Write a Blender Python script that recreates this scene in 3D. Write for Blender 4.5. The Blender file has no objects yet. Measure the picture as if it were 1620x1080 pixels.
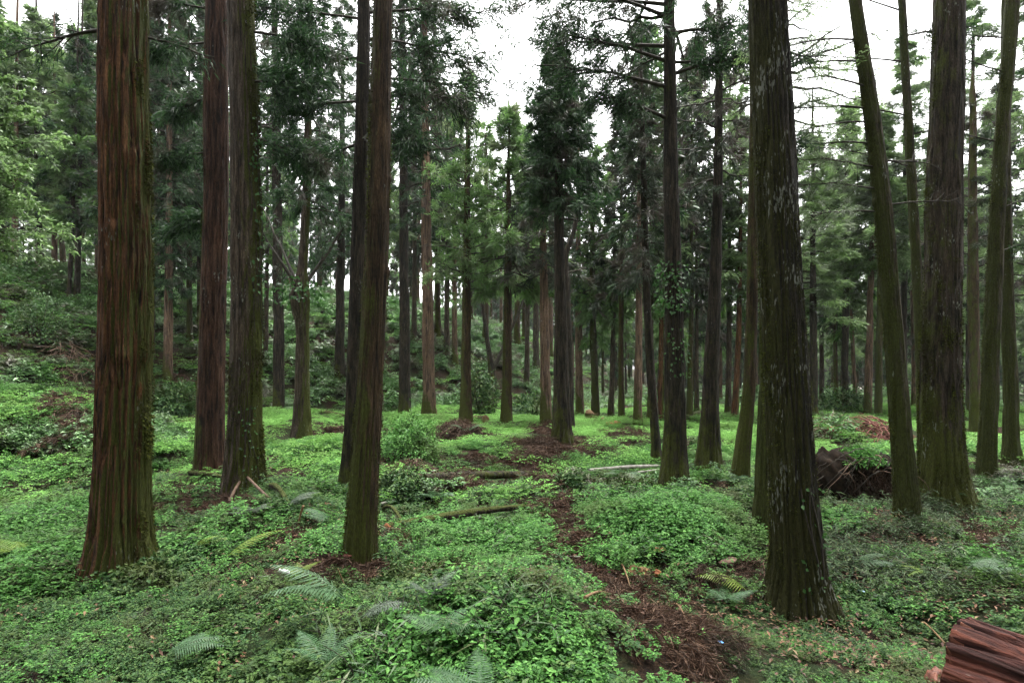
import bpy, math, random
import numpy as np

sc = bpy.context.scene
C = sc.collection
R3 = np.random.default_rng(11)
random.seed(11)

# ------------------------------------------------------------------ camera, sky, sun, exposure
FPX, CX, HOR, CAMZ = 900.0, 810.0, 600.0, 2.0        # focal length and centre in pixels of the 1620 px frame
cd = bpy.data.cameras.new('camera'); cam = bpy.data.objects.new('camera', cd); C.objects.link(cam)
cd.sensor_width = 36; cd.lens = 36 * FPX / 1620; cd.shift_y = (HOR - 540) / 1620
cd.clip_start = 0.05; cd.clip_end = 2000
cam.location = (0, 0, CAMZ); cam.rotation_euler = (math.radians(90), 0, 0)
sc.camera = cam

SUN_EL, SUN_ROT = math.radians(74), math.radians(20)
w = bpy.data.worlds.new('World'); sc.world = w; w.use_nodes = True
nt = w.node_tree; nt.nodes.clear()
wo = nt.nodes.new('ShaderNodeOutputWorld'); wb = nt.nodes.new('ShaderNodeBackground')
sk = nt.nodes.new('ShaderNodeTexSky'); sk.sky_type = 'NISHITA'; sk.sun_disc = False
sk.sun_elevation = SUN_EL; sk.sun_rotation = SUN_ROT; sk.dust_density = 4.0; sk.air_density = 1.0
hs = nt.nodes.new('ShaderNodeHueSaturation'); hs.inputs['Saturation'].default_value = 0.04
nt.links.new(sk.outputs[0], hs.inputs['Color']); nt.links.new(hs.outputs[0], wb.inputs['Color'])
wb.inputs['Strength'].default_value = 0.15
nt.links.new(wb.outputs[0], wo.inputs[0])
sl = bpy.data.lights.new('sun', 'SUN'); so = bpy.data.objects.new('sun', sl); C.objects.link(so)
sl.energy = 1.5; sl.angle = math.radians(25); sl.color = (1.0, 0.97, 0.92)
so.rotation_euler = (math.radians(90) - SUN_EL, 0, math.radians(180) - SUN_ROT)
sc.view_settings.view_transform = 'Standard'; sc.view_settings.look = 'None'
sc.view_settings.exposure = 2.6; sc.view_settings.gamma = 1.0
sc.render.engine = 'CYCLES'
cy = sc.cycles
cy.max_bounces = 5; cy.diffuse_bounces = 3; cy.glossy_bounces = 2; cy.transmission_bounces = 3; cy.volume_bounces = 1
cy.use_denoising = True; cy.use_adaptive_sampling = True; cy.adaptive_threshold = 0.02
cy.caustics_reflective = False; cy.caustics_refractive = False

# ------------------------------------------------------------------ small helpers
def tag(o, label=None, cat=None, group=None, kind=None):
    if label: o['label'] = label
    if cat: o['category'] = cat
    if group: o['group'] = group
    if kind: o['kind'] = kind
    return o

def empty(name, loc):
    o = bpy.data.objects.new(name, None); C.objects.link(o); o.location = loc; o.empty_display_size = 0.2
    return o

def nrm(v):
    return v / np.maximum(np.linalg.norm(v, axis=-1, keepdims=True), 1e-9)

class MB:
    """collects quads and links them as ONE mesh object"""
    def __init__(s): s.v = []; s.f = []; s.m = []; s.sm = []; s.n = 0
    def add(s, v, f, mat=0, smooth=False):
        v = np.asarray(v, float).reshape(-1, 3); f = np.asarray(f, int).reshape(-1, 4)
        s.v.append(v); s.f.append(f + s.n); s.n += len(v)
        s.m.append(np.full(len(f), mat)); s.sm.append(np.full(len(f), smooth))
    def mesh(s, name, mats):
        me = bpy.data.meshes.new(name)
        me.from_pydata(np.concatenate(s.v), [], np.concatenate(s.f))
        for m in mats: me.materials.append(m)
        me.polygons.foreach_set('material_index', np.concatenate(s.m).astype(np.int32))
        me.polygons.foreach_set('use_smooth', np.concatenate(s.sm).astype(bool))
        me.update(); return me
    def build(s, name, mats, parent=None, loc=(0, 0, 0)):
        o = bpy.data.objects.new(name, s.mesh(name, mats)); C.objects.link(o)
        o.location = loc
        if parent is not None: o.parent = parent
        return o

def hash2(ix, iy, seed):
    h = (ix.astype(np.int64) * 374761393 + iy.astype(np.int64) * 668265263 + seed * 1442695041) & 0xffffffff
    h = ((h ^ (h >> 13)) * 1274126177) & 0xffffffff
    h = h ^ (h >> 16)
    return (h & 0xffffff) / float(0xffffff)

def vnoise(x, y, seed=0, per=None):
    x = np.asarray(x, float); y = np.asarray(y, float)
    x, y = np.broadcast_arrays(x, y)
    ix = np.floor(x); iy = np.floor(y); fx = x - ix; fy = y - iy
    fx = fx * fx * (3 - 2 * fx); fy = fy * fy * (3 - 2 * fy)
    x0, x1 = ix, ix + 1
    if per: x0 = np.mod(x0, per); x1 = np.mod(x1, per)
    a = hash2(x0, iy, seed); b = hash2(x1, iy, seed); c = hash2(x0, iy + 1, seed); d = hash2(x1, iy + 1, seed)
    return (a * (1 - fx) + b * fx) * (1 - fy) + (c * (1 - fx) + d * fx) * fy

# ------------------------------------------------------------------ terrain
TOE = np.array([(-60, 2), (-40, 8), (-15.3, 17), (-13.2, 24), (-9.4, 28.5), (-3.8, 31.5), (2, 36), (8, 48), (20, 75), (40, 130)], float)

def toe_dist(x, y):
    """distance beyond the foot of the hill (positive on the hill side)"""
    best = np.full(np.shape(x), 1e9); sgn = np.zeros(np.shape(x))
    for a, b in zip(TOE[:-1], TOE[1:]):
        d = b - a; L2 = d @ d
        t = np.clip(((x - a[0]) * d[0] + (y - a[1]) * d[1]) / L2, 0, 1)
        dx = x - (a[0] + t * d[0]); dy = y - (a[1] + t * d[1])
        dist = np.hypot(dx, dy)
        cr = d[0] * dy - d[1] * dx
        m = dist < best
        best = np.where(m, dist, best); sgn = np.where(m, np.sign(cr), sgn)
    return best * sgn

def gauss(x, y, cx, cy_, sx, sy): return np.exp(-(((x - cx) / sx) ** 2 + ((y - cy_) / sy) ** 2))

def ground_h(x, y):
    x = np.asarray(x, float); y = np.asarray(y, float)
    z = (0.40 + 0.25 * np.clip((y - 8) / 6, 0, 1)) * (vnoise(x / 4.3, y / 4.3, 3) - 0.5) + 0.42 * (vnoise(x / 1.7, y / 1.7, 5) - 0.5) + 0.09 * (vnoise(x / 0.6, y / 0.6, 8) - 0.5)
    z = z * np.clip(np.hypot(x, y) / 3.0, 0.2, 1)
    z = z + 1.45 * gauss(x, y, -13.0, 14.2, 4.6, 2.7) + 0.35 * gauss(x, y, -5.6, 11.5, 1.8, 1.6)
    z = z + 0.26 * gauss(x, y, -0.25, 3.9, 1.2, 0.55) - 0.22 * gauss(x, y, -0.75, 5.1, 0.7, 0.4) - 0.3 * gauss(x, y, -1.7, 10.2, 1.3, 0.8)
    z = z + 0.5 * gauss(x, y, -11, 24, 5, 4)
    for (cx, cy_, sx, sy, hh) in ((-3.4, 14.5, 1.7, 1.0, 0.5), (4.6, 17.0, 2.2, 1.3, 0.42), (-8.5, 13.0, 1.8, 1.0, 0.45), (-1.6, 8.6, 1.0, 0.6, -0.30), (1.9, 7.4, 1.3, 0.8, 0.22), (-2.6, 7.6, 0.8, 0.5, 0.22), (-6.5, 18.5, 2.0, 1.1, 0.5), (0.2, 22.5, 2.6, 1.2, 0.45), (3.8, 10.6, 1.2, 0.7, 0.25)):
        z = z + hh * gauss(x, y, cx, cy_, sx, sy)
    s = toe_dist(x, y)
    sp = np.maximum(s, 0)
    z = z + 10.0 * np.tanh(0.85 * sp / 10.0) * (sp / (sp + 1.0)) + 0.7 * (vnoise(x / 3.1, y / 3.1, 21) - 0.5) * np.clip(sp / 4, 0, 1)
    far = np.clip((y - 62) / 60, 0, 1) * np.clip((x + 5) / 20, 0, 1)
    return z - 5.0 * far

def gp(px, py):
    """point of the terrain seen at a pixel of the photograph"""
    d = np.arange(1.6, 110, 0.02)
    X = (px - CX) / FPX * d; zr = CAMZ - (py - HOR) / FPX * d
    g = ground_h(X, d)
    k = np.nonzero(g >= zr)[0]
    i = k[0] if len(k) else len(d) - 1
    return np.array([X[i], d[i], g[i]])

def proj(x, y, z):
    return CX + FPX * x / np.maximum(y, 0.3), HOR - FPX * (z - CAMZ) / np.maximum(y, 0.3)

# ------------------------------------------------------------------ materials
def new_mat(name):
    m = bpy.data.materials.new(name); m.use_nodes = True
    t = m.node_tree; t.nodes.clear()
    return m, t, t.nodes, t.links

def ramp(n, stops):
    r = n.new('ShaderNodeValToRGB'); e = r.color_ramp.elements
    while len(e) < len(stops): e.new(0.5)
    for i, (p, c) in enumerate(stops):
        e[i].position = p; e[i].color = (c if len(c) == 4 else (*c, 1)) if not isinstance(c, (int, float)) else (c, c, c, 1)
    return r

def leaf_mat(name, cols, alt, alt_amount=0.35, scale=0.6, rough=0.5, trans=0.25, spec=0.35, coord='WORLD'):
    m, t, n, l = new_mat(name)
    geo = n.new('ShaderNodeNewGeometry'); oi = n.new('ShaderNodeObjectInfo')
    add = n.new('ShaderNodeMath'); add.operation = 'ADD'; l.new(geo.outputs['Random Per Island'], add.inputs[0]); l.new(oi.outputs['Random'], add.inputs[1])
    fr = n.new('ShaderNodeMath'); fr.operation = 'FRACT'; l.new(add.outputs[0], fr.inputs[0])
    r1 = ramp(n, [(i / max(len(cols) - 1, 1), c) for i, c in enumerate(cols)]); l.new(fr.outputs[0], r1.inputs[0])
    nz = n.new('ShaderNodeTexNoise'); nz.inputs['Scale'].default_value = scale; nz.inputs['Detail'].default_value = 3
    l.new(geo.outputs['Position'], nz.inputs['Vector'])
    r2 = ramp(n, [(0.56 - alt_amount * 0.3, 0.0), (0.70 - alt_amount * 0.3, 1.0)]); l.new(nz.outputs['Fac'], r2.inputs[0])
    mx = n.new('ShaderNodeMix'); mx.data_type = 'RGBA'
    l.new(r2.outputs[0], mx.inputs['Factor']); l.new(r1.outputs[0], mx.inputs['A'])
    if len(alt) == 3 and isinstance(alt[0], (int, float)): mx.inputs['B'].default_value = (*alt, 1)
    bs = n.new('ShaderNodeBsdfPrincipled'); bs.inputs['Roughness'].default_value = rough; bs.inputs['Specular IOR Level'].default_value = spec
    l.new(mx.outputs['Result'], bs.inputs['Base Color'])
    tr = n.new('ShaderNodeBsdfTranslucent'); l.new(mx.outputs['Result'], tr.inputs['Color'])
    ms = n.new('ShaderNodeMixShader'); ms.inputs[0].default_value = trans
    l.new(bs.outputs[0], ms.inputs[1]); l.new(tr.outputs[0], ms.inputs[2])
    o = n.new('ShaderNodeOutputMaterial'); l.new(ms.outputs[0], o.inputs[0])
    return m

def bark_mat(name, c_dark, c_mid, c_light, moss=0.4, moss_dir=(1, 0, 0), moss_w=0.35, moss_z=0.25, lichen=0.5, zs=0.10, fiss=22.0, moss_col=(0.045, 0.052, 0.008), horiz=0.0):
    m, t, n, l = new_mat(name)
    tc = n.new('ShaderNodeTexCoord')
    def mapped(s):
        mp = n.new('ShaderNodeMapping'); mp.inputs['Scale'].default_value = s; l.new(tc.outputs['Object'], mp.inputs[0]); return mp
    def noise(s, det=5, rough=0.6, dist=0.0):
        z = n.new('ShaderNodeTexNoise'); z.inputs['Scale'].default_value = 1.0; z.inputs['Detail'].default_value = det
        z.inputs['Roughness'].default_value = rough; z.inputs['Distortion'].default_value = dist
        l.new(mapped(s).outputs[0], z.inputs['Vector']); return z
    big = noise((3.0, 3.0, 1.3), 4)
    fis = noise((fiss, fiss, fiss * zs), 7, 0.65, 0.4)
    fine = noise((fiss * 3.2, fiss * 3.2, fiss * 0.95), 5)
    base = ramp(n, [(0.38, c_dark), (0.50, c_mid), (0.66, c_light)]); l.new(fis.outputs['Fac'], base.inputs[0])
    hv = n.new('ShaderNodeMix'); hv.data_type = 'RGBA'; hv.blend_type = 'MULTIPLY'; hv.inputs['Factor'].default_value = 0.75
    tone = ramp(n, [(0.3, (0.45, 0.47, 0.5)), (0.7, (1.25, 1.15, 1.0))]); l.new(big.outputs['Fac'], tone.inputs[0])
    l.new(base.outputs[0], hv.inputs['A']); l.new(tone.outputs[0], hv.inputs['B'])
    fm = n.new('ShaderNodeMix'); fm.data_type = 'RGBA'; fm.blend_type = 'MULTIPLY'; fm.inputs['Factor'].default_value = 0.7
    ft = ramp(n, [(0.35, (0.35, 0.35, 0.35)), (0.65, (1.2, 1.2, 1.2))]); l.new(fine.outputs['Fac'], ft.inputs[0])
    l.new(hv.outputs['Result'], fm.inputs['A']); l.new(ft.outputs[0], fm.inputs['B'])
    # moss: noise, the side it grows on, more near the ground
    geo = n.new('ShaderNodeNewGeometry')
    dt = n.new('ShaderNodeVectorMath'); dt.operation = 'DOT_PRODUCT'; dt.inputs[1].default_value = moss_dir; l.new(geo.outputs['Normal'], dt.inputs[0])
    sx = n.new('ShaderNodeSeparateXYZ'); l.new(tc.outputs['Object'], sx.inputs[0])
    hz = n.new('ShaderNodeMapRange'); hz.inputs['From Min'].default_value = 0.0; hz.inputs['From Max'].default_value = 2.0
    hz.inputs['To Min'].default_value = moss_z; hz.inputs['To Max'].default_value = 0.0; l.new(sx.outputs['Z'], hz.inputs['Value'])
    mn = noise((5, 5, 2.2), 8, 0.72)
    def madd(a, b, k=1.0):
        q = n.new('ShaderNodeMath'); q.operation = 'MULTIPLY_ADD'; l.new(a, q.inputs[0]); q.inputs[1].default_value = k
        if hasattr(b, 'links'): l.new(b, q.inputs[2])
        else: q.inputs[2].default_value = b
        return q.outputs[0]
    mv = madd(dt.outputs['Value'], mn.outputs['Fac'], moss_w); mv = madd(hz.outputs[0], mv, 1.0)
    mr = ramp(n, [(0.90 - moss * 0.6, 0.0), (1.05 - moss * 0.6, 1.0)]); l.new(mv, mr.inputs[0])
    mc = ramp(n, [(0.3, tuple(c * 0.45 for c in moss_col)), (0.7, tuple(c * 1.35 for c in moss_col))]); l.new(fine.outputs['Fac'], mc.inputs[0])
    m1 = n.new('ShaderNodeMix'); m1.data_type = 'RGBA'; l.new(mr.outputs[0], m1.inputs['Factor']); l.new(fm.outputs['Result'], m1.inputs['A']); l.new(mc.outputs[0], m1.inputs['B'])
    ln = noise((48, 48, 13), 2, 0.5); lp = noise((3, 3, 1.5), 3, 0.6)
    lm = n.new('ShaderNodeMath'); lm.operation = 'MULTIPLY'; l.new(ln.outputs['Fac'], lm.inputs[0]); l.new(lp.outputs['Fac'], lm.inputs[1])
    lr = ramp(n, [(0.46 - 0.12 * lichen, 0.0), (0.50 - 0.12 * lichen, 0.75)]); l.new(lm.outputs[0], lr.inputs[0])
    m2 = n.new('ShaderNodeMix'); m2.data_type = 'RGBA'; l.new(lr.outputs[0], m2.inputs['Factor']); l.new(m1.outputs['Result'], m2.inputs['A']); m2.inputs['B'].default_value = (0.20, 0.21, 0.18, 1)
    bs = n.new('ShaderNodeBsdfPrincipled'); bs.inputs['Roughness'].default_value = 0.85; bs.inputs['Specular IOR Level'].default_value = 0.2
    l.new(m2.outputs['Result'], bs.inputs['Base Color'])
    hsum = madd(fine.outputs['Fac'], fis.outputs['Fac'], 0.45); hsum = madd(mr.outputs[0], hsum, 0.25)
    bp = n.new('ShaderNodeBump'); bp.inputs['Strength'].default_value = 0.9; bp.inputs['Distance'].default_value = 0.05; l.new(hsum, bp.inputs['Height']); l.new(bp.outputs[0], bs.inputs['Normal'])
    o = n.new('ShaderNodeOutputMaterial'); l.new(bs.outputs[0], o.inputs[0])
    return m

def plain_mat(name, c1, c2, scale=8.0, rough=0.7, bump=0.3, spec=0.3, stretch=(1, 1, 1)):
    m, t, n, l = new_mat(name)
    tc = n.new('ShaderNodeTexCoord'); mp = n.new('ShaderNodeMapping'); mp.inputs['Scale'].default_value = tuple(scale * s for s in stretch); l.new(tc.outputs['Object'], mp.inputs[0])
    nz = n.new('ShaderNodeTexNoise'); nz.inputs['Scale'].default_value = 1; nz.inputs['Detail'].default_value = 7; nz.inputs['Roughness'].default_value = 0.65; l.new(mp.outputs[0], nz.inputs['Vector'])
    r = ramp(n, [(0.33, c1), (0.68, c2)]); l.new(nz.outputs['Fac'], r.inputs[0])
    bs = n.new('ShaderNodeBsdfPrincipled'); bs.inputs['Roughness'].default_value = rough; bs.inputs['Specular IOR Level'].default_value = spec; l.new(r.outputs[0], bs.inputs['Base Color'])
    bp = n.new('ShaderNodeBump'); bp.inputs['Strength'].default_value = bump; bp.inputs['Distance'].default_value = 0.02; l.new(nz.outputs['Fac'], bp.inputs['Height']); l.new(bp.outputs[0], bs.inputs['Normal'])
    o = n.new('ShaderNodeOutputMaterial'); l.new(bs.outputs[0], o.inputs[0]); return m

BK = dict(
    red=bark_mat('red_brown_bark', (0.012, 0.008, 0.006), (0.092, 0.043, 0.019), (0.185, 0.092, 0.042), moss=0.24, moss_dir=(1.0, -0.05, 0), moss_w=0.46, lichen=0.55, zs=0.06, fiss=32),
    plum=bark_mat('plum_brown_bark', (0.015, 0.010, 0.008), (0.058, 0.029, 0.019), (0.105, 0.060, 0.042), moss=0.27, moss_dir=(-1.0, 0, 0), moss_w=0.42, lichen=0.35, zs=0.10, fiss=22),
    grey=bark_mat('grey_brown_bark', (0.018, 0.014, 0.010), (0.060, 0.045, 0.032), (0.125, 0.10, 0.078), moss=0.36, moss_dir=(1.0, 0, 0), moss_w=0.42, moss_z=0.32, lichen=0.6, zs=0.10, fiss=24),
    brown=bark_mat('brown_mossy_bark', (0.016, 0.012, 0.007), (0.048, 0.031, 0.017), (0.090, 0.060, 0.033), moss=0.44, moss_dir=(-0.7, -0.5, 0), moss_w=0.28, moss_z=0.3, lichen=0.25, zs=0.10, fiss=26),
    greymoss=bark_mat('grey_bark_with_moss', (0.011, 0.009, 0.006), (0.038, 0.029, 0.020), (0.082, 0.066, 0.049), moss=0.50, moss_dir=(-0.6, -0.2, 0), moss_w=0.22, moss_z=0.40, lichen=0.7, zs=0.12, fiss=24),
    mossy=bark_mat('mossy_flecked_bark', (0.006, 0.005, 0.004), (0.018, 0.015, 0.010), (0.038, 0.032, 0.024), moss=0.68, moss_dir=(-0.95, -0.1, 0), moss_w=0.25, moss_z=0.2, lichen=1.0, zs=0.16, fiss=24, moss_col=(0.027, 0.028, 0.006)),
    green=bark_mat('green_mossed_bark', (0.012, 0.011, 0.007), (0.045, 0.038, 0.02), (0.085, 0.075, 0.045), moss=0.68, moss_dir=(-0.8, -0.3, 0), moss_w=0.22, moss_z=0.2, lichen=0.35, zs=0.15, fiss=24, moss_col=(0.034, 0.040, 0.007)),
    dark=bark_mat('dark_bark', (0.009, 0.008, 0.006), (0.028, 0.022, 0.016), (0.060, 0.048, 0.036), moss=0.40, moss_dir=(-0.5, -0.3, 0), moss_w=0.2, lichen=0.35, zs=0.12, fiss=20),
    dim=bark_mat('hazed_far_bark', (0.022, 0.017, 0.013), (0.066, 0.052, 0.040), (0.12, 0.098, 0.076), moss=0.36, moss_dir=(-0.5, -0.3, 0), moss_w=0.2, lichen=0.4, zs=0.12, fiss=20),  # dark bark in lighter tones, distance haze put into the colour
    pale=bark_mat('pale_pinkish_bark', (0.035, 0.024, 0.018), (0.13, 0.085, 0.062), (0.23, 0.16, 0.12), moss=0.34, moss_dir=(-0.5, -0.3, 0), moss_w=0.25, moss_z=0.4, lichen=0.4, zs=0.08, fiss=18),
)
TWIG = plain_mat('twig_bark', (0.012, 0.010, 0.007), (0.050, 0.042, 0.030), 14, 0.85)
DEADTWIG = plain_mat('dry_twig', (0.05, 0.032, 0.022), (0.16, 0.10, 0.065), 14, 0.85)
LF = dict(
    crypto=leaf_mat('cedar_foliage', [(0.008, 0.022, 0.009), (0.017, 0.046, 0.017), (0.031, 0.076, 0.024), (0.050, 0.108, 0.033)], (0.070, 0.060, 0.047), 0.10, 1.1, 0.55, 0.32),
    bright=leaf_mat('bright_cedar_foliage', [(0.055, 0.115, 0.032), (0.095, 0.185, 0.050), (0.145, 0.26, 0.075)], (0.13, 0.17, 0.08), 0.2, 0.9, 0.55, 0.5),
    layer=leaf_mat('pale_layered_foliage', [(0.09, 0.155, 0.055), (0.14, 0.225, 0.080), (0.20, 0.295, 0.115)], (0.12, 0.15, 0.095), 0.25, 0.8, 0.5, 0.42),
    greyed=leaf_mat('greyish_cedar_foliage', [(0.012, 0.022, 0.011), (0.026, 0.044, 0.021), (0.044, 0.072, 0.031)], (0.070, 0.058, 0.046), 0.28, 0.9, 0.6, 0.22),
    broad=leaf_mat('pale_broad_leaf', [(0.09, 0.16, 0.05), (0.15, 0.25, 0.08), (0.20, 0.31, 0.11)], (0.13, 0.18, 0.10), 0.25, 1.2, 0.45, 0.4),
)
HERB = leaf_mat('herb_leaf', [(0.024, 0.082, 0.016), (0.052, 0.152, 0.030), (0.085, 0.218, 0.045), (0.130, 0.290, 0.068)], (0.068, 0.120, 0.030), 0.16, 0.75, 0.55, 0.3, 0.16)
LAWN = leaf_mat('meadow_leaf', [(0.080, 0.195, 0.042), (0.140, 0.30, 0.068), (0.205, 0.40, 0.10)], (0.115, 0.21, 0.055), 0.20, 0.5, 0.65, 0.35, 0.08)
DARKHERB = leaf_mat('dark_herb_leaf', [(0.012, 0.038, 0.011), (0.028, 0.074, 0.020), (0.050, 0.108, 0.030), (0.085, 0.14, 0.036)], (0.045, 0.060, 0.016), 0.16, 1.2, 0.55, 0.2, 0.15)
UNDER = leaf_mat('undergrowth_leaf', [(0.028, 0.080, 0.021), (0.060, 0.150, 0.040), (0.10, 0.22, 0.060), (0.145, 0.285, 0.085)], (0.085, 0.080, 0.05), 0.18, 0.5, 0.45, 0.2, 0.4)
SASA = leaf_mat('bamboo_grass_leaf', [(0.018, 0.042, 0.016), (0.038, 0.078, 0.028), (0.062, 0.108, 0.042), (0.11, 0.135, 0.055)], (0.04, 0.075, 0.022), 0.3, 1.3, 0.5, 0.25, 0.28)
DRY = leaf_mat('dry_needles', [(0.014, 0.009, 0.006), (0.038, 0.021, 0.013), (0.078, 0.042, 0.026), (0.13, 0.080, 0.052)], (0.045, 0.032, 0.022), 0.3, 1.4, 0.75, 0.12, 0.2)
LITTER = leaf_mat('fallen_leaf', [(0.05, 0.022, 0.012), (0.11, 0.05, 0.025), (0.16, 0.085, 0.045), (0.20, 0.15, 0.07)], (0.06, 0.03, 0.02), 0.3, 2.0, 0.6, 0.1, 0.3)
FERN = leaf_mat('fern_leaf', [(0.05, 0.115, 0.05), (0.075, 0.16, 0.07)], (0.06, 0.13, 0.05), 0.3, 2.0, 0.45, 0.3)
FERNPALE = leaf_mat('pale_fern_leaf', [(0.045, 0.105, 0.042), (0.068, 0.14, 0.060)], (0.06, 0.115, 0.05), 0.3, 2.0, 0.45, 0.3)
FERNGREY = leaf_mat('grey_fern_leaf', [(0.055, 0.080, 0.055), (0.085, 0.11, 0.078)], (0.07, 0.085, 0.06), 0.3, 2.0, 0.5, 0.25)
FERNYEL = leaf_mat('yellow_fern_leaf', [(0.11, 0.19, 0.03), (0.16, 0.25, 0.045)], (0.15, 0.21, 0.03), 0.3, 2.0, 0.45, 0.35)
IVY = leaf_mat('ivy_leaf', [(0.015, 0.05, 0.012), (0.03, 0.09, 0.018), (0.055, 0.14, 0.03)], (0.05, 0.13, 0.03), 0.3, 2.0, 0.4, 0.35)
WOODRED = plain_mat('cut_red_wood', (0.13, 0.045, 0.02), (0.33, 0.13, 0.055), 14, 0.8, 0.5)
WOODTAN = plain_mat('tan_wood', (0.08, 0.048, 0.022), (0.20, 0.125, 0.062), 9, 0.8, 0.5)
ROTWOOD = plain_mat('rotten_wood', (0.05, 0.035, 0.012), (0.21, 0.115, 0.05), 16, 0.85, 0.7)
POLE = plain_mat('weathered_pole', (0.12, 0.11, 0.09), (0.36, 0.34, 0.30), 6, 0.8, 0.4, 0.3, (1, 1, 1))
SOIL = plain_mat('dark_soil', (0.005, 0.004, 0.003), (0.020, 0.013, 0.008), 9, 0.95, 0.9, 0.1)
REDTWIG = plain_mat('red_dry_twig', (0.05, 0.018, 0.013), (0.17, 0.06, 0.042), 14, 0.85)
LOGBARK = bark_mat('wet_red_log_bark', (0.004, 0.002, 0.002), (0.040, 0.013, 0.010), (0.125, 0.040, 0.024), moss=0.32, moss_w=0.0, moss_z=0.0, lichen=0.1, zs=0.06, fiss=11)
MOSSLOG = bark_mat('moss_log_bark', (0.010, 0.008, 0.006), (0.035, 0.024, 0.015), (0.07, 0.05, 0.03), moss=0.62, moss_dir=(0, 0, 1), moss_w=0.45, moss_z=0.0, lichen=0.2, zs=0.5, fiss=16, moss_col=(0.048, 0.060, 0.010))

def ground_mat():
    m, t, n, l = new_mat('forest_floor')
    geo = n.new('ShaderNodeNewGeometry')
    def noise(s, d): 
        z = n.new('ShaderNodeTexNoise'); z.inputs['Scale'].default_value = s; z.inputs['Detail'].default_value = d; z.inputs['Roughness'].default_value = 0.7; l.new(geo.outputs['Position'], z.inputs['Vector']); return z
    a = noise(0.8, 6); b = noise(22, 8)
    r1 = ramp(n, [(0.38, (0.006, 0.004, 0.003)), (0.55, (0.028, 0.017, 0.010)), (0.70, (0.075, 0.043, 0.025))]); l.new(b.outputs['Fac'], r1.inputs[0])
    r2 = ramp(n, [(0.3, (0.010, 0.020, 0.007)), (0.7, (0.03, 0.055, 0.018))]); l.new(b.outputs['Fac'], r2.inputs[0])
    r3 = ramp(n, [(0.45, 0.0), (0.6, 0.85)]); l.new(a.outputs['Fac'], r3.inputs[0])
    mx = n.new('ShaderNodeMix'); mx.data_type = 'RGBA'; l.new(r3.outputs[0], mx.inputs['Factor']); l.new(r1.outputs[0], mx.inputs['A']); l.new(r2.outputs[0], mx.inputs['B'])
    bs = n.new('ShaderNodeBsdfPrincipled'); bs.inputs['Roughness'].default_value = 0.95; bs.inputs['Specular IOR Level'].default_value = 0.1; l.new(mx.outputs['Result'], bs.inputs['Base Color'])
    bp = n.new('ShaderNodeBump'); bp.inputs['Strength'].default_value = 1.0; bp.inputs['Distance'].default_value = 0.06; l.new(b.outputs['Fac'], bp.inputs['Height']); l.new(bp.outputs[0], bs.inputs['Normal'])
    o = n.new('ShaderNodeOutputMaterial'); l.new(bs.outputs[0], o.inputs[0]); return m

# ------------------------------------------------------------------ ground sheet
def make_ground():
    u = np.linspace(-1, 1, 330); gx = 260 * (0.06 * u + 0.94 * np.sign(u) * np.abs(u) ** 3.2)
    v = np.linspace(0, 1, 360); gy = -40 + 0 * v
    gy = np.concatenate([np.linspace(-60, 0, 24, endpoint=False), 0.0 + 300 * (0.10 * v + 0.90 * v ** 3.0)])
    X, Y = np.meshgrid(gx, gy)
    Z = ground_h(X, Y)
    ny, nx = X.shape
    idx = np.arange(nx * ny).reshape(ny, nx)
    f = np.stack([idx[:-1, :-1], idx[:-1, 1:], idx[1:, 1:], idx[1:, :-1]], -1).reshape(-1, 4)
    mb = MB(); mb.add(np.stack([X, Y, Z], -1), f, 0, True)
    o = mb.build('ground', [ground_mat()]); tag(o, kind='structure'); return o
make_ground()

# ------------------------------------------------------------------ mesh pieces
def frames(P):
    T = nrm(np.gradient(P, axis=0))
    a = np.array([0, 0, 1.0]) if abs(T[0, 2]) < 0.8 else np.array([1.0, 0, 0])
    N = np.cross(a, T[0]); N /= np.linalg.norm(N); Ns = [N]
    for i in range(1, len(P)):
        q = Ns[-1] - T[i] * (Ns[-1] @ T[i]); Ns.append(q / np.linalg.norm(q))
    N = np.array(Ns); return T, N, np.cross(T, N)

def tube(mb, P, R, k=6, mat=0, cap=False, noise=0.0, seed=0):
    P = np.asarray(P, float); R = np.asarray(R, float); T, N, B = frames(P)
    a = np.linspace(0, 2 * math.pi, k, endpoint=False)
    rr = R[:, None] * np.ones(k)
    if noise:
        ii = np.arange(len(P))[:, None]
        rr = rr * (1 + noise * (vnoise(a[None] / (2 * math.pi) * max(k // 2, 3) + 0 * ii, ii * 0.45, seed, max(k // 2, 3)) - 0.5) * 2)
    V = P[:, None] + (N[:, None] * np.cos(a)[None, :, None] + B[:, None] * np.sin(a)[None, :, None]) * rr[..., None]
    n = len(P); i = np.arange(n - 1)[:, None] * k; j = np.arange(k)[None]; j2 = (j + 1) % k
    f = np.stack([i + j, i + j2, i + k + j2, i + k + j], -1)
    mb.add(V.reshape(-1, 3), f.reshape(-1, 4), mat, True)
    if cap:
        for e, fl in ((0, 1), (n - 1, 0)):
            ring = V[e]; c = ring.mean(0)
            mid = c + (ring - c) * 0.5
            vv = np.concatenate([ring, mid, [c]]); j = np.arange(k); j2 = (j + 1) % k
            q1 = np.stack([j, j2, k + j2, k + j], -1)
            h = k // 2; q2 = np.array([[k + 2 * q, k + (2 * q + 1) % k, k + (2 * q + 2) % k, 2 * k] for q in range(h)])
            ff = np.concatenate([q1, q2]); ff = ff[:, ::-1] if fl else ff
            mb.add(vv, ff, mat, False)

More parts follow.
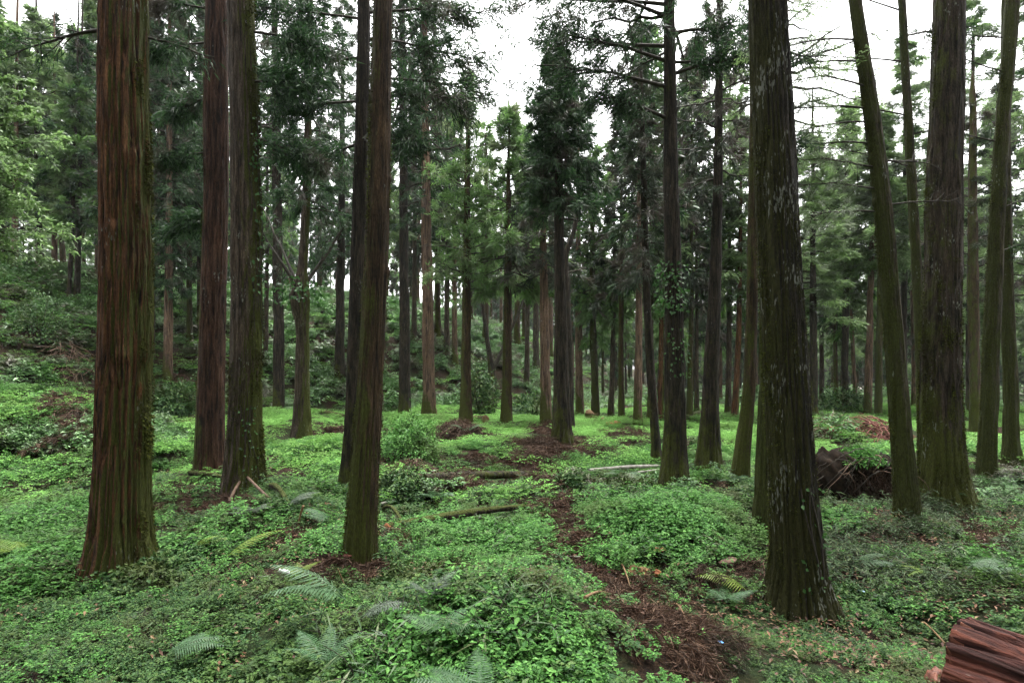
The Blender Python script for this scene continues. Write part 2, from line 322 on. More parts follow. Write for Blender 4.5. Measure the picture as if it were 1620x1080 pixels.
def kites(mb, base, dirv, L, W, mat=0, up=None, fold=0.0, droop=0.0, rng=R3, mid=0.42):
    base = np.asarray(base, float); n = len(base); dirv = nrm(np.asarray(dirv, float))
    L = np.broadcast_to(L, n)[:, None]; W = np.broadcast_to(W, n)[:, None]
    ref = rng.normal(size=(n, 3)) if up is None else np.broadcast_to(up, (n, 3)) + rng.normal(size=(n, 3)) * 0.25
    side = nrm(np.cross(dirv, ref)); nn = np.cross(side, dirv)
    dn = np.array([0, 0, -1.0])
    v0 = base; c = base + dirv * L * mid + nn * (fold * W) + dn * (droop * L * 0.15)
    v1 = c + side * W * 0.5; v3 = c - side * W * 0.5
    v2 = base + dirv * L + dn * (droop * L * 0.6)
    V = np.stack([v0, v1, v2, v3], 1).reshape(-1, 3)
    mb.add(V, np.arange(4 * n).reshape(-1, 4), mat, False)

def lump(mb, c, r, seed=0, amp=0.25, nu=36, nv=22, mat=0, fr=2.2):
    th = np.linspace(0, 2 * math.pi, nu, endpoint=False); ph = np.linspace(0.02, math.pi - 0.02, nv)
    P, Tt = np.meshgrid(ph, th, indexing='ij')
    d = np.stack([np.sin(P) * np.cos(Tt), np.sin(P) * np.sin(Tt), np.cos(P)], -1)
    nn = vnoise(d[..., 0] * fr + 9 + d[..., 2] * 1.7, d[..., 1] * fr + 4 - d[..., 2] * 1.3, seed) + 0.5 * vnoise(d[..., 0] * fr * 3 + d[..., 2] * 4, d[..., 1] * fr * 3 - d[..., 2] * 3, seed + 1)
    V = np.asarray(c) + d * np.asarray(r) * (1 + amp * (nn - 0.75) * 2)[..., None]
    i = np.arange(nv - 1)[:, None] * nu; j = np.arange(nu)[None]; j2 = (j + 1) % nu
    f = np.stack([i + j, i + nu + j, i + nu + j2, i + j2], -1).reshape(-1, 4)
    mb.add(V.reshape(-1, 3), f, mat, True)

# ------------------------------------------------------------------ trunks
def trunk_mesh(name, path, rad, mats, nu=40, ridge=0.06, flare=0.35, flare_h=0.35, seed=0, z_fine=None, dz=0.06, bumps=(), lobes=5, fl=0.8, flakes=0):
    """path/rad: functions of height; fissured bark is modelled in the surface"""
    H = path['H']; zs = np.arange(-0.35, (z_fine or H), dz)
    if z_fine and z_fine < H: zs = np.concatenate([zs, np.linspace(z_fine, H, 26)])
    th = np.linspace(0, 2 * math.pi, nu, endpoint=False)
    X = np.interp(zs, path['z'], path['x']); Y = np.interp(zs, path['z'], path['y']); Rr = np.interp(zs, path['z'], path['r'])
    Z, A = np.meshgrid(zs, th, indexing='ij')
    r = Rr[:, None] * np.ones(nu)
    per = max(6, nu // 3); u = A / (2 * math.pi)
    tw = 0.006 * np.sin(Z * 0.9 + seed)
    g = vnoise((u + tw) * per, Z / fl, seed, per)
    g2 = vnoise((u + tw) * per * 2, Z / 0.30, seed + 3, per * 2)
    big = vnoise(u * 5, Z / 0.8, seed + 7, 5)
    fade = np.clip(Rr / max(Rr.max(), 1e-6), 0.3, 1)[:, None]
    r = r * (0.975 + 1.5 * ridge * (-2.0 * np.clip(1 - np.abs(g - 0.5) * 5, 0, 1) + 0.6 * (g2 - 0.5)) * fade + 0.06 * (big - 0.5))
    lob = vnoise(u * lobes, 0 * Z + seed * 0.37, seed + 11, lobes)
    r = r * (1 + flare * np.exp(-np.maximum(Z, 0) / flare_h) * (0.35 + 1.3 * lob))
    for (bz, ba, bs, bh) in bumps:
        da = (A - ba + math.pi) % (2 * math.pi) - math.pi
        r = r + bh * np.exp(-((Z - bz) / bs) ** 2 - (da * Rr[:, None] / bs) ** 2)
    V = np.stack([X[:, None] + r * np.cos(A), Y[:, None] + r * np.sin(A), Z], -1)
    n = len(zs); i = np.arange(n - 1)[:, None] * nu; j = np.arange(nu)[None]; j2 = (j + 1) % nu
    f = np.stack([i + j, i + j2, i + nu + j2, i + nu + j], -1).reshape(-1, 4)
    mb = MB(); mb.add(V.reshape(-1, 3), f, 0, True)
    if flakes:                                                       # peeling strips of bark
        rg = np.random.default_rng(seed + 50); zz = rg.uniform(0.05, z_fine, flakes); aa = rg.uniform(0, 2 * math.pi, flakes)
        ri = np.interp(zz, zs, np.arange(n)).astype(int); ci = (aa / (2 * math.pi) * nu).astype(int) % nu
        b = V[ri, ci]; out = np.stack([np.cos(aa), np.sin(aa), 0 * aa], -1); L = rg.uniform(0.06, 0.26, flakes)
        d = out * rg.uniform(-0.01, 0.09, (flakes, 1)) + np.array([0, 0, -1.0]) + rg.normal(size=(flakes, 3)) * 0.03
        kites(mb, b + out * 0.004, d, L, rg.uniform(0.008, 0.026, flakes), 0, out, -0.15, 0, rg, 0.5)
    return mb.mesh(name, mats)

# ------------------------------------------------------------------ crowns
def crown_mesh(seed, zb, zt, R, axis, style='crypto', leaf='crypto', n=44, tl=0.26, tw=0.030, K=13, nb=9, nt_=4, bark=None, az0=None, az_w=None, prof=None, lenmin=0.32, wood=True, gap=0.15):
    rng = np.random.default_rng(seed); mb = MB()
    B, D, S = [], [], []
    if style == 'crypto': nb = max(4, int(nb * 0.62)); K = int(K * 1.9); nt_ = 3; tw = tw * 0.95
    for i in range(n):
        t = (i + rng.random()) / n
        z = zb + (zt - zb) * t
        p = prof(t) if prof else (1 - t) ** 0.75 * min(1, 0.55 + 2.2 * t)
        L = max(R * p * rng.uniform(lenmin, 1.12), 0.25)
        az = i * 2.39996 + rng.uniform(-0.5, 0.5)
        if az0 is not None and rng.random() < 0.85: az = az0 + rng.uniform(-1, 1) * az_w
        if style == 'crypto': el = -0.15 + 0.75 * t + rng.uniform(-0.2, 0.25); dr = 0.35
        elif style == 'layer': el = 0.10 + 0.35 * t + rng.uniform(-0.12, 0.12); dr = 0.22
        else: el = 0.35 + 0.4 * t + rng.uniform(-0.2, 0.2); dr = 0.25
        s = np.linspace(0, 1, 8)
        out = L * s * math.cos(el); up = L * (s * math.sin(el) - dr * s ** 1.7 * (1 - t * 0.6) + (0.16 * s ** 3 if style == 'crypto' else 0))
        sway = rng.normal() * 0.18 * L * s ** 2
        ax = axis(z)
        P = np.stack([ax[0] + out * math.cos(az) - sway * math.sin(az), ax[1] + out * math.sin(az) + sway * math.cos(az), z + up], -1)
        P[1:-1] += rng.normal(size=(6, 3)) * 0.02 * L
        r0 = 0.012 + 0.014 * L
        if wood: tube(mb, P, r0 * (1 - 0.85 * s), 5, 0)
        if rng.random() < gap: continue
        dens = rng.uniform(0.6, 1.25)
        m = max(2, int(nb * dens * (0.5 + 0.5 * L / max(R, 0.1))))
        for q in range(m):
            sp = 0.22 + 0.78 * ((q + rng.random()) / m)
            k = sp * 7; k0 = min(int(k), 6); b = P[k0] + (P[k0 + 1] - P[k0]) * (k - k0)
            ld = P[k0 + 1] - P[k0]; ld = ld / np.linalg.norm(ld)
            sd = np.cross(ld, [0, 0, 1.0]); sd = sd / max(np.linalg.norm(sd), 1e-6) * (1 if q % 2 else -1)
            bl = L * (0.30 if style == 'crypto' else 0.36) * (1.15 - sp * 0.75) * rng.uniform(0.5, 1.4) + 0.10
            if style == 'crypto': d = ld * 0.55 + sd * rng.uniform(0.2, 0.9) + np.array([0, 0, rng.uniform(-0.7, 0.35)])
            elif style == 'layer': d = ld * 0.7 + sd * rng.uniform(0.4, 1.0) + np.array([0, 0, rng.uniform(-0.25, 0.08)])
            else: d = ld * 0.5 + sd * rng.uniform(0.2, 0.8) + np.array([0, 0, rng.uniform(-0.5, 0.5)])
            d = d / np.linalg.norm(d)
            ss = np.linspace(0.15, 1.0, nt_)
            pts = b + d * (bl * ss)[:, None]; pts[:, 2] -= 0.22 * bl * ss ** 2
            if wood and bl > 0.25: tube(mb, np.stack([b, b + d * bl * 0.5, pts[-1]]), np.array([0.010, 0.007, 0.004]) * (0.6 + 0.4 * L), 3, 0)
            B.append(pts); D.append(np.repeat(d[None], nt_, 0)); S.append(np.full(nt_, rng.uniform(0.7, 1.25)))
    B = np.concatenate(B); D = np.concatenate(D); S = np.concatenate(S)
    N = len(B)
    bb = np.repeat(B, K, 0) + rng.normal(size=(N * K, 3)) * tl * (0.16 if style == 'crypto' else 0.22)
    if style == 'crypto':
        dd = np.repeat(D, K, 0) * 0.95 + rng.normal(size=(N * K, 3)) * 0.50 + np.array([0, 0, -0.15]); up = None
    elif style == 'layer':
        dd = np.repeat(D, K, 0) * 0.8 + rng.normal(size=(N * K, 3)) * np.array([0.7, 0.7, 0.16]); up = np.array([0, 0, 1.0])
    else:
        dd = np.repeat(D, K, 0) * 0.4 + rng.normal(size=(N * K, 3)) * np.array([0.7, 0.7, 0.5]); up = np.array([0, 0, 1.0])
    ll = np.repeat(S, K) * tl * rng.uniform(0.6, 1.2, N * K)
    kites(mb, bb, dd, ll, np.repeat(S, K) * tw * rng.uniform(0.7, 1.4, N * K), 1, up, 0.1, 0.25, rng)
    return mb.mesh('crown', [TWIG, LF[leaf]])

def bare_branch(parent, axis, z, az, L, r, seed, rise=0.25, twigs=7, mat=TWIG, name='branch', leaf=None, droop=0.0):
    rng = np.random.default_rng(seed); mb = MB()
    s = np.linspace(0, 1, 12); ax = axis(z)
    up = rise * s - droop * s ** 2
    P = np.stack([ax[0] + L * s * math.cos(az), ax[1] + L * s * math.sin(az), z + L * up], -1)
    P += np.cumsum(rng.normal(size=P.shape) * 0.012 * L, 0) * (s[:, None])
    tube(mb, P, r * (1 - 0.85 * s) + 0.002, 6, 0, noise=0.1, seed=seed)
    B, D = [], []
    for q in range(twigs):
        k = rng.uniform(2.5, 10.5); k0 = int(k); b = P[k0] + (P[k0 + 1] - P[k0]) * (k - k0)
        d = nrm((P[k0 + 1] - P[k0])) + rng.normal(size=3) * 0.55; d = nrm(d)
        tl = L * rng.uniform(0.12, 0.32); s2 = np.linspace(0, 1, 5)
        Q = b + d * (tl * s2)[:, None]; Q[:, 2] += rng.uniform(-0.35, 0.2) * tl * s2 ** 2
        tube(mb, Q, r * 0.30 * (1 - 0.8 * s2) + 0.0015, 4, 0)
        B.append(Q[2:]); D.append(np.repeat(d[None], 3, 0))
    mats = [mat]
    if leaf:
        B = np.concatenate(B); D = np.concatenate(D); K = leaf[1]
        bb = np.repeat(B, K, 0) + rng.normal(size=(len(B) * K, 3)) * leaf[2] * 0.4
        dd = np.repeat(D, K, 0) * 0.6 + rng.normal(size=(len(B) * K, 3)) * (np.array([.7, .7, .2]) if leaf[4] else 0.6) + np.array([0, 0, -0.15])
        kites(mb, bb, dd, leaf[2] * rng.uniform(0.6, 1.2, len(bb)), leaf[3], 1, np.array([0, 0, 1.0]) if leaf[4] else None, 0.1, 0.3, rng); mats.append(LF[leaf[0]])
    return mb.build(name, mats, parent)

MOSS = leaf_mat('moss_tuft', [(0.020, 0.024, 0.005), (0.042, 0.050, 0.009), (0.075, 0.088, 0.014)], (0.03, 0.03, 0.01), 0.3, 3.0, 0.9, 0.15, 0.1)
def moss_part(parent, path, z0, z1, n, az0, azw, size, seed):
    parent = on_trunk(parent); rng = np.random.default_rng(seed); mb = MB(); z = rng.uniform(z0, z1, n * 3); a = az0 + np.clip(rng.normal(size=n * 3), -1.6, 1.6) * azw
    k = vnoise(a * 3, z * 2.2, seed) > 0.52; z = z[k][:n]; a = a[k][:n]; n = len(z)
    r = np.interp(z, path['z'], path['r']) * (1 + 0.25 * np.exp(-z / 0.3)); out = np.stack([np.cos(a), np.sin(a), 0 * a], -1)
    b = np.stack([np.interp(z, path['z'], path['x']), np.interp(z, path['z'], path['y']), z], -1) + out * (r * rng.uniform(0.96, 1.02, n))[:, None]
    kites(mb, b, out * 0.8 + rng.normal(size=(n, 3)) * 0.6 + np.array([0, 0, -0.35]), size * rng.uniform(0.4, 1.3, n), size * 0.45, 0, None, 0.1, 0.2, rng)
    return mb.build('moss', [MOSS], parent)

def axis_fn(path): return lambda z: (float(np.interp(z, path['z'], path['x'])), float(np.interp(z, path['z'], path['y'])))

def on_trunk(root): return next(c for c in root.children if c.name.startswith('trunk'))

def ivy_part(parent, path, z0, z1, n, size, az0, azw, seed, stick=0.06):
    parent = on_trunk(parent)
    rng = np.random.default_rng(seed); mb = MB()
    z = rng.uniform(z0, z1, n); a = az0 + rng.uniform(-1, 1, n) * azw
    x = np.interp(z, path['z'], path['x']); y = np.interp(z, path['z'], path['y']); r = np.interp(z, path['z'], path['r']) * 1.05
    out = np.stack([np.cos(a), np.sin(a), 0 * a], -1)
    b = np.stack([x, y, z], -1) + out * (r + rng.random(n) * stick)[:, None]
    d = out * 0.6 + rng.normal(size=(n, 3)) * 0.6 + np.array([0, 0, -0.4])
    kites(mb, b, d, size * rng.uniform(0.6, 1.3, n), size * 0.75, 0, out, 0.1, 0.2, rng)
    for q in range(3):
        zz = np.linspace(z0 - 0.5, z1, 10); aa = az0 + (rng.random() - 0.5) * azw + 0.3 * np.sin(zz * 3 + q)
        xx = np.interp(zz, path['z'], path['x']); yy = np.interp(zz, path['z'], path['y']); rr = np.interp(zz, path['z'], path['r']) * 1.03 + 0.005
        tube(mb, np.stack([xx + rr * np.cos(aa), yy + rr * np.sin(aa), zz], -1), np.full(10, 0.007), 4, 1)
    return mb.build('ivy', [IVY, TWIG], parent)

TREES = []          # (x, y) of every tree placed, so that ground cover and far trees keep clear
def tree(name, label, pts, bark, H, d=None, group=None, crown=None, cat='tree', nu=None, ridge=0.06, flare=0.35, flare_h=0.35, seed=0, bumps=(), dz=None, lobes=5, ytop=0.06):
    """pts: (px, py, width px) up the trunk, base first, in the photograph's pixels; d: metres from the camera"""
    kx = 1 / math.sqrt(1 + ((pts[0][0] - CX) / FPX) ** 2)           # a wide lens stretches what stands off its axis
    pts = [(a, b, c * kx) for a, b, c in pts]
    bx, by, bw = pts[0]
    if d is None: g = gp(bx, by)
    else: X = (bx - CX) / FPX * d; g = np.array([X, d, float(ground_h(X, d))])
    d = g[1]; root = empty(name, tuple(g)); tag(root, label, cat, group)
    z = [-0.4]; x = [0.0]; r = [bw * d / FPX / 2]
    for (px, py, pw) in pts:
        zz = CAMZ + (HOR - py) / FPX * d - g[2]
        zz = max(zz, z[-1] + 0.05)
        z.append(zz); x.append((px - CX) / FPX * d - g[0]); r.append(pw * d / FPX / 2)
    k = (x[-1] - x[-3]) / max(z[-1] - z[-3], 0.1) if len(x) > 3 else 0
    if H > z[-1] + 0.3:
        for f in (0.4, 0.75, 1.0):
            zz = z[-1] + (H - z[-1]) * (f if f == 0.4 else 0.6 if f == 0.75 else 1.0)
            x.append(x[-1] + k * 0.5 * (zz - z[-1])); z.append(zz); r.append(max(r[-1] * (0.72 if f < 1 else 0.15), 0.012))
    z = np.array(z); x = np.array(x); r = np.array(r); rng = np.random.default_rng(seed + 5)
    zf = np.linspace(z[0], z[-1], 60); from_x = np.interp(zf, z, x)
    ker = np.array([1, 2, 3, 2, 1]) / 9.0; from_x = np.convolve(np.pad(from_x, 2, 'edge'), ker, 'valid')
    wob = 0.03 * (vnoise(zf / 1.4, zf * 0 + seed, seed) - 0.5) * min(1, d / 15)
    path = dict(z=zf, x=from_x + wob, y=np.cumsum(rng.normal(size=60)) * 0.006, r=np.interp(zf, z, r), H=z[-1])
    path['x'] -= np.interp(0, zf, path['x']) - np.interp(0, z, x)
    nu = nu or int(np.clip(bw * 2.2, 14, 220)); dz = dz or float(np.clip(d * 0.0045, 0.02, 0.25))
    z_frame = CAMZ + (HOR + 20) / FPX * d - g[2]
    me = trunk_mesh('trunk', path, None, [BK[bark]], nu, ridge, flare, flare_h, seed, min(z_frame, z[-1]), dz, bumps, lobes, 0.8, int(np.clip((bw - 24) * 14, 0, 900)))
    to = bpy.data.objects.new('trunk', me); C.objects.link(to); to.parent = root
    ax = axis_fn(path)
    if crown:
        c = dict(crown); zb = CAMZ + (HOR - c.pop('yb')) / FPX * d - g[2]
        yt = c.pop('yt', None); zt = (CAMZ + (HOR - yt) / FPX * d - g[2]) if yt is not None else H * 1.02
        Rm = c.pop('R') * d / FPX
        me = crown_mesh(seed * 7 + 1, zb, zt, Rm, ax, **c)
        co = bpy.data.objects.new('crown', me); C.objects.link(co); co.parent = root
    TREES.append((g[0], g[1]))
    return root, path, ax, d, g

def zpix(py, d, g): return CAMZ + (HOR - py) / FPX * d - g[2]

# shared crowns for trees whose tops are out of the frame, and for the far stand
straight = lambda z: (0.0, 0.0)
PROTO = [crown_mesh(900 + i, 0.0, 9.0, 3.2, straight, 'crypto', 'crypto', n=34, tl=0.42, tw=0.07, K=10, nb=7, nt_=4) for i in range(2)]
FARC = [crown_mesh(920, 0.0, 11.0, 3.0, straight, 'crypto', 'crypto', n=54, tl=0.46, tw=0.085, K=10, nb=8, nt_=4, gap=0.04),
        crown_mesh(921, 0.0, 11.0, 2.8, straight, 'crypto', 'bright', n=54, tl=0.46, tw=0.085, K=10, nb=8, nt_=4, gap=0.04),
        crown_mesh(922, 0.0, 11.0, 2.9, straight, 'layer', 'layer', n=50, tl=0.44, tw=0.095, K=10, nb=9, nt_=4, gap=0.03),
        crown_mesh(923, 0.0, 11.0, 2.9, straight, 'crypto', 'greyed', n=54, tl=0.46, tw=0.085, K=10, nb=8, nt_=4, gap=0.04)]

def top_crown(root, path, z, i, s=1.0, rz=0.0):
    co = bpy.data.objects.new('crown', PROTO[i % 2]); C.objects.link(co); co.parent = root
    co.location = (float(np.interp(z, path['z'], path['x'])), float(np.interp(z, path['z'], path['y'])), z); co.rotation_euler = (0, 0, rz); co.scale = (s, s, s)

# ------------------------------------------------------------------ the near trees
r_, p_, a_, d_, g_ = tree('cedar_tree', 'thickest red-brown fluted cedar trunk with green moss down one edge', [(191, 905, 102), (195, 800, 97), (195, 600, 93), (196, 400, 91), (194, 200, 87), (193, 0, 83)], 'red', 21, seed=1, ridge=0.065, flare=0.46, flare_h=0.26, bumps=[(3.45, -1.4, 0.10, 0.035), (2.2, -1.1, 0.07, 0.03), (1.9, -1.2, 0.06, -0.03), (4.2, -0.6, 0.08, 0.03)], lobes=7)
moss_part(r_, p_, 0.0, 5.2, 2600, 0.15, 0.45, 0.03, 1)
top_crown(r_, p_, 11, 0, 1.0, 0.3)
bare_branch(r_, a_, zpix(40, d_, g_), 3.0, 1.25, 0.022, 31, 0.0, 9, leaf=('crypto', 10, 0.10, 0.012, False), droop=0.10)
bare_branch(r_, a_, zpix(95, d_, g_), 2.7, 0.7, 0.012, 32, 0.35, 6)
bare_branch(r_, a_, zpix(45, d_, g_), 0.5, 0.8, 0.014, 33, -0.1, 6, leaf=('crypto', 10, 0.10, 0.012, False))
r_, p_, a_, d_, g_ = tree('cedar_tree', 'plum-brown cedar trunk standing just behind its greyer twin', [(332, 752, 50), (335, 600, 45), (341, 400, 43), (344, 200, 42), (348, 0, 40)], 'plum', 23, seed=2, ridge=0.04, flare=0.22, flare_h=0.5)
moss_part(r_, p_, 0.0, 9.0, 1800, 3.1, 0.3, 0.04, 3)
BOUGH = ('crypto', 26, 0.17, 0.022, False)
for k, (yy, az, L, rs) in enumerate([(70, 3.1, 1.5, 0.0), (150, 2.8, 1.3, -0.1), (240, 3.3, 1.2, -0.2), (330, 2.9, 1.1, -0.25), (20, 3.3, 1.5, 0.1)]):
    bare_branch(r_, a_, zpix(yy, d_, g_), az, L, 0.022, 140 + k, rs, 20, leaf=BOUGH, droop=0.1)
top_crown(r_, p_, 13.5, 1, 1.0, 1.3)
r_, p_, a_, d_, g_ = tree('cedar_tree', 'grey-brown cedar trunk with fallen branches piled round its mossy foot', [(388, 782, 66), (391, 680, 56), (391, 500, 52), (389, 300, 50), (385, 120, 47), (380, 0, 45)], 'grey', 22, seed=3, ridge=0.045, flare=0.30, flare_h=0.45)
moss_part(r_, p_, 0.0, 9.0, 3000, 0.0, 0.5, 0.04, 4)
moss_part(r_, p_, 0.0, 2.2, 1500, -1.8, 1.2, 0.035, 5)
for k, (yy, az, L, rs) in enumerate([(50, 0.1, 1.6, 0.0), (130, -0.2, 1.3, -0.1), (215, 0.15, 1.2, -0.2)]):
    bare_branch(r_, a_, zpix(yy, d_, g_), az, L, 0.022, 150 + k, rs, 20, leaf=BOUGH, droop=0.1)
top_crown(r_, p_, 13, 0, 1.0, 2.2)
ivy_part(r_, p_, zpix(480, d_, g_), zpix(180, d_, g_), 110, 0.07, -0.2, 0.6, 41, 0.05)
ivy_part(r_, p_, zpix(760, d_, g_), zpix(640, d_, g_), 40, 0.05, -0.9, 0.5, 42, 0.03)
r_, p_, a_, d_, g_ = tree('cedar_tree', 'slim dark cedar trunk half hidden behind the brown mossy one', [(551, 775, 30), (562, 640, 28), (568, 450, 27), (573, 200, 23), (577, 0, 21)], 'dark', 22, seed=4, ridge=0.04, flare=0.25)
BOUGH = ('crypto', 26, 0.17, 0.022, False)
for k, (yy, az, L, rs) in enumerate([(120, 0.05, 2.7, 0.0), (150, -0.25, 2.0, -0.15), (60, 0.2, 2.3, 0.05), (20, 0.0, 2.6, 0.1), (90, 3.0, 1.9, 0.0), (160, 3.3, 1.6, -0.1), (30, 3.2, 2.0, 0.1), (225, 2.8, 1.3, -0.2), (215, -0.6, 1.3, -0.2)]):
    bare_branch(r_, a_, zpix(yy, d_, g_), az, L, 0.026, 120 + k, rs, 22, leaf=BOUGH, droop=0.08)
top_crown(r_, p_, 12.5, 1, 0.9, 0.7)
r_, p_, a_, d_, g_ = tree('cedar_tree', 'brown cedar trunk with yellow moss on its edges beside the mossy log', [(571, 882, 50), (579, 740, 46), (590, 560, 41), (598, 380, 39), (604, 180, 35), (609, 0, 31)], 'brown', 20, seed=5, ridge=0.04, flare=0.16, flare_h=0.3, bumps=[(2.95, 0.1, 0.05, 0.03), (3.9, 0.0, 0.04, 0.02)])
moss_part(r_, p_, 0.0, 5.5, 2200, 3.3, 0.55, 0.026, 6)
moss_part(r_, p_, 0.0, 5.5, 900, 0.0, 0.3, 0.022, 7)
top_crown(r_, p_, 12, 0, 0.9, 3.7)
r_, p_, a_, d_, g_ = tree('cedar_tree', 'dark mossy cedar trunk flecked with white lichen, broad root flare, nearest of all', [(1266, 962, 92), (1258, 850, 86), (1248, 700, 79), (1241, 560, 75), (1231, 400, 72), (1222, 200, 69), (1213, 0, 66)], 'mossy', 20, seed=6, ridge=0.06, flare=0.46, flare_h=0.24, lobes=6)
moss_part(r_, p_, 0.0, 4.6, 3200, 3.2, 0.7, 0.022, 8)
moss_part(r_, p_, 0.0, 4.0, 1400, -1.2, 0.7, 0.018, 9)
top_crown(r_, p_, 10.5, 1, 0.9, 2.9)
ivy_part(r_, p_, 0.25, 1.2, 38, 0.045, -1.0, 0.9, 43, 0.03)
bare_branch(r_, a_, zpix(215, d_, g_), 0.35, 0.42, 0.012, 34, -0.1, 8, leaf=('crypto', 12, 0.09, 0.011, False))
bare_branch(r_, a_, zpix(70, d_, g_), 0.25, 0.55, 0.014, 35, -0.15, 8, leaf=('crypto', 12, 0.09, 0.011, False))
r_, p_, a_, d_, g_ = tree('cedar_tree', 'olive trunk almost hidden behind the lichen-flecked dark trunk', [(1210, 842, 38), (1213, 700, 33), (1217, 500, 30), (1220, 200, 27), (1222, 0, 25)], 'green', 18, seed=7, flare=0.25)
top_crown(r_, p_, 11.5, 0, 0.8, 4.0)
r_, p_, a_, d_, g_ = tree('cedar_tree', 'green-mossed trunk leaning away beside the upturned root mass', [(1436, 824, 44), (1428, 700, 38), (1417, 560, 35), (1401, 350, 33), (1383, 170, 29), (1357, 0, 23)], 'green', 15, seed=8, flare=0.22, bumps=[(4.6, 3.0, 0.06, 0.025), (5.5, 0.2, 0.06, 0.03)])
moss_part(r_, p_, 0.0, 7.0, 2600, 3.3, 0.8, 0.026, 10)
LAYB = ('crypto', 14, 0.075, 0.013, True); SKYB = ('layer', 16, 0.070, 0.014, True)
for k, (yy, az, L) in enumerate([(170, 3.3, 1.6), (190, 2.9, 1.3), (265, 3.2, 1.35), (335, 3.0, 1.1), (255, 0.15, 1.1), (325, -0.2, 1.0), (95, 3.2, 1.5), (60, 3.0, 1.7), (135, 3.35, 1.6), (225, 3.05, 1.5), (300, 3.25, 1.4)]):
    bare_branch(r_, a_, zpix(yy, d_, g_), az + 0.12 * (k % 3 - 1), L, 0.013, 50 + k, 0.16, 15, leaf=SKYB if az > 2 else None, droop=0.22)
r_, p_, a_, d_, g_ = tree('cedar_tree', 'stout grey-brown trunk with wide mossy buttress roots among bamboo grass', [(1490, 792, 84), (1488, 720, 76), (1487, 600, 70), (1492, 400, 65), (1496, 200, 60), (1502, 0, 55)], 'greymoss', 22, seed=9, ridge=0.045, flare=0.42, flare_h=0.4, lobes=6)
moss_part(r_, p_, 0.0, 4.0, 3600, -2.3, 0.9, 0.035, 11)
moss_part(r_, p_, 0.0, 8.0, 1500, 3.1, 0.3, 0.035, 12)
top_crown(r_, p_, 12.5, 1, 1.0, 5.0)
r_, p_, a_, d_, g_ = tree('cedar_tree', 'slender green-mossed trunk leaning outward with many thin bare branches', [(1560, 752, 36), (1566, 600, 30), (1577, 400, 28), (1587, 200, 26), (1603, 0, 26)], 'green', 16, seed=10, flare=0.2)
moss_part(r_, p_, 0.0, 8.0, 2600, 3.3, 0.7, 0.03, 13)
for k, (yy, az, L) in enumerate([(60, 2.6, 1.6), (115, 3.0, 1.9), (225, 2.9, 1.7), (130, 0.4, 1.6), (230, 0.2, 1.3), (330, 0.1, 1.3), (400, 0.3, 1.2)]):
    bare_branch(r_, a_, zpix(yy, d_, g_), az, L, 0.014, 60 + k, 0.35, 15, leaf=LAYB, droop=0.0)
r_, p_, a_, d_, g_ = tree('cedar_tree', 'olive-green trunk just behind the slender outward leaning one', [(1602, 736, 32), (1600, 600, 27), (1594, 480, 24), (1590, 250, 20), (1592, 0, 17)], 'green', 17, seed=11, flare=0.25)
top_crown(r_, p_, 12.5, 0, 0.8, 1.0)
r_, p_, a_, d_, g_ = tree('cedar_tree', 'thin bare-branched trunk between the leaning green one and the stout grey one', [(1462, 742, 22), (1455, 560, 19), (1447, 380, 18), (1436, 200, 16), (1424, 0, 14)], 'green', 14, seed=12, flare=0.2)
for k, (yy, az, L) in enumerate([(20, 3.2, 2.0), (60, 0.1, 1.5), (100, 2.9, 1.9), (185, 3.1, 2.2), (215, 0.2, 1.2), (265, 3.2, 1.9), (330, 0.0, 1.0), (390, 0.3, 0.9)]):
    bare_branch(r_, a_, zpix(yy, d_, g_), az, L, 0.015, 70 + k, 0.3, 16, leaf=SKYB if az > 2 else LAYB, droop=0.12)
r_, p_, a_, d_, g_ = tree('cedar_tree', 'reddish trunk with a dark broken collar, behind the outward leaning green tree', [(1543, 690, 22), (1542, 560, 20), (1541, 470, 21), (1540, 300, 16), (1540, 150, 12)], 'brown', 14, seed=13, flare=0.25, crown=dict(yb=480, yt=110, R=65, style='layer', leaf='greyed', n=30, tl=0.22, tw=0.03, K=10))

# ------------------------------------------------------------------ the middle trees
DK = dict(style='crypto', leaf='crypto')
r_, p_, a_, d_, g_ = tree('cedar_tree', 'ivy-wrapped dark trunk standing at the end of the fallen pale poles', [(1067, 770, 46), (1068, 690, 37), (1067, 560, 33), (1064, 400, 28), (1061, 200, 22), (1058, 0, 18)], 'dark', 15.5, seed=14, ridge=0.05, flare=0.3, crown=dict(yb=110, R=200, n=34, tl=0.17, tw=0.020, K=13, nb=9, gap=0.0, lenmin=0.7, **DK))
ivy_part(r_, p_, zpix(500, d_, g_), zpix(415, d_, g_), 260, 0.075, -2.3, 1.6, 44, 0.16)
ivy_part(r_, p_, zpix(600, d_, g_), zpix(520, d_, g_), 60, 0.06, -1.2, 1.2, 45, 0.08)
for k, (yy, az, L) in enumerate([(140, 3.05, 2.3), (75, 2.8, 2.6), (30, 3.3, 2.9), (190, 3.4, 1.5), (100, 3.3, 2.2), (10, 2.9, 2.6), (55, 0.2, 1.6), (120, -0.1, 1.4)]):
    bare_branch(r_, a_, zpix(yy, d_, g_), az, L, 0.035, 80 + k, 0.28, 30, leaf=('crypto', 20, 0.15, 0.018, False), droop=0.05)
tree('cedar_tree', 'dark straight trunk with drooping greyish branches, next past the ivy-wrapped one', [(1122, 737, 40), (1124, 640, 30), (1130, 500, 22), (1135, 300, 16), (1137, 100, 12), (1137, 0, 10)], 'dark', 14, seed=15, flare=0.28, crown=dict(yb=330, yt=-120, R=118, n=46, tl=0.2, tw=0.022, K=12, style='crypto', leaf='greyed', gap=0.1))
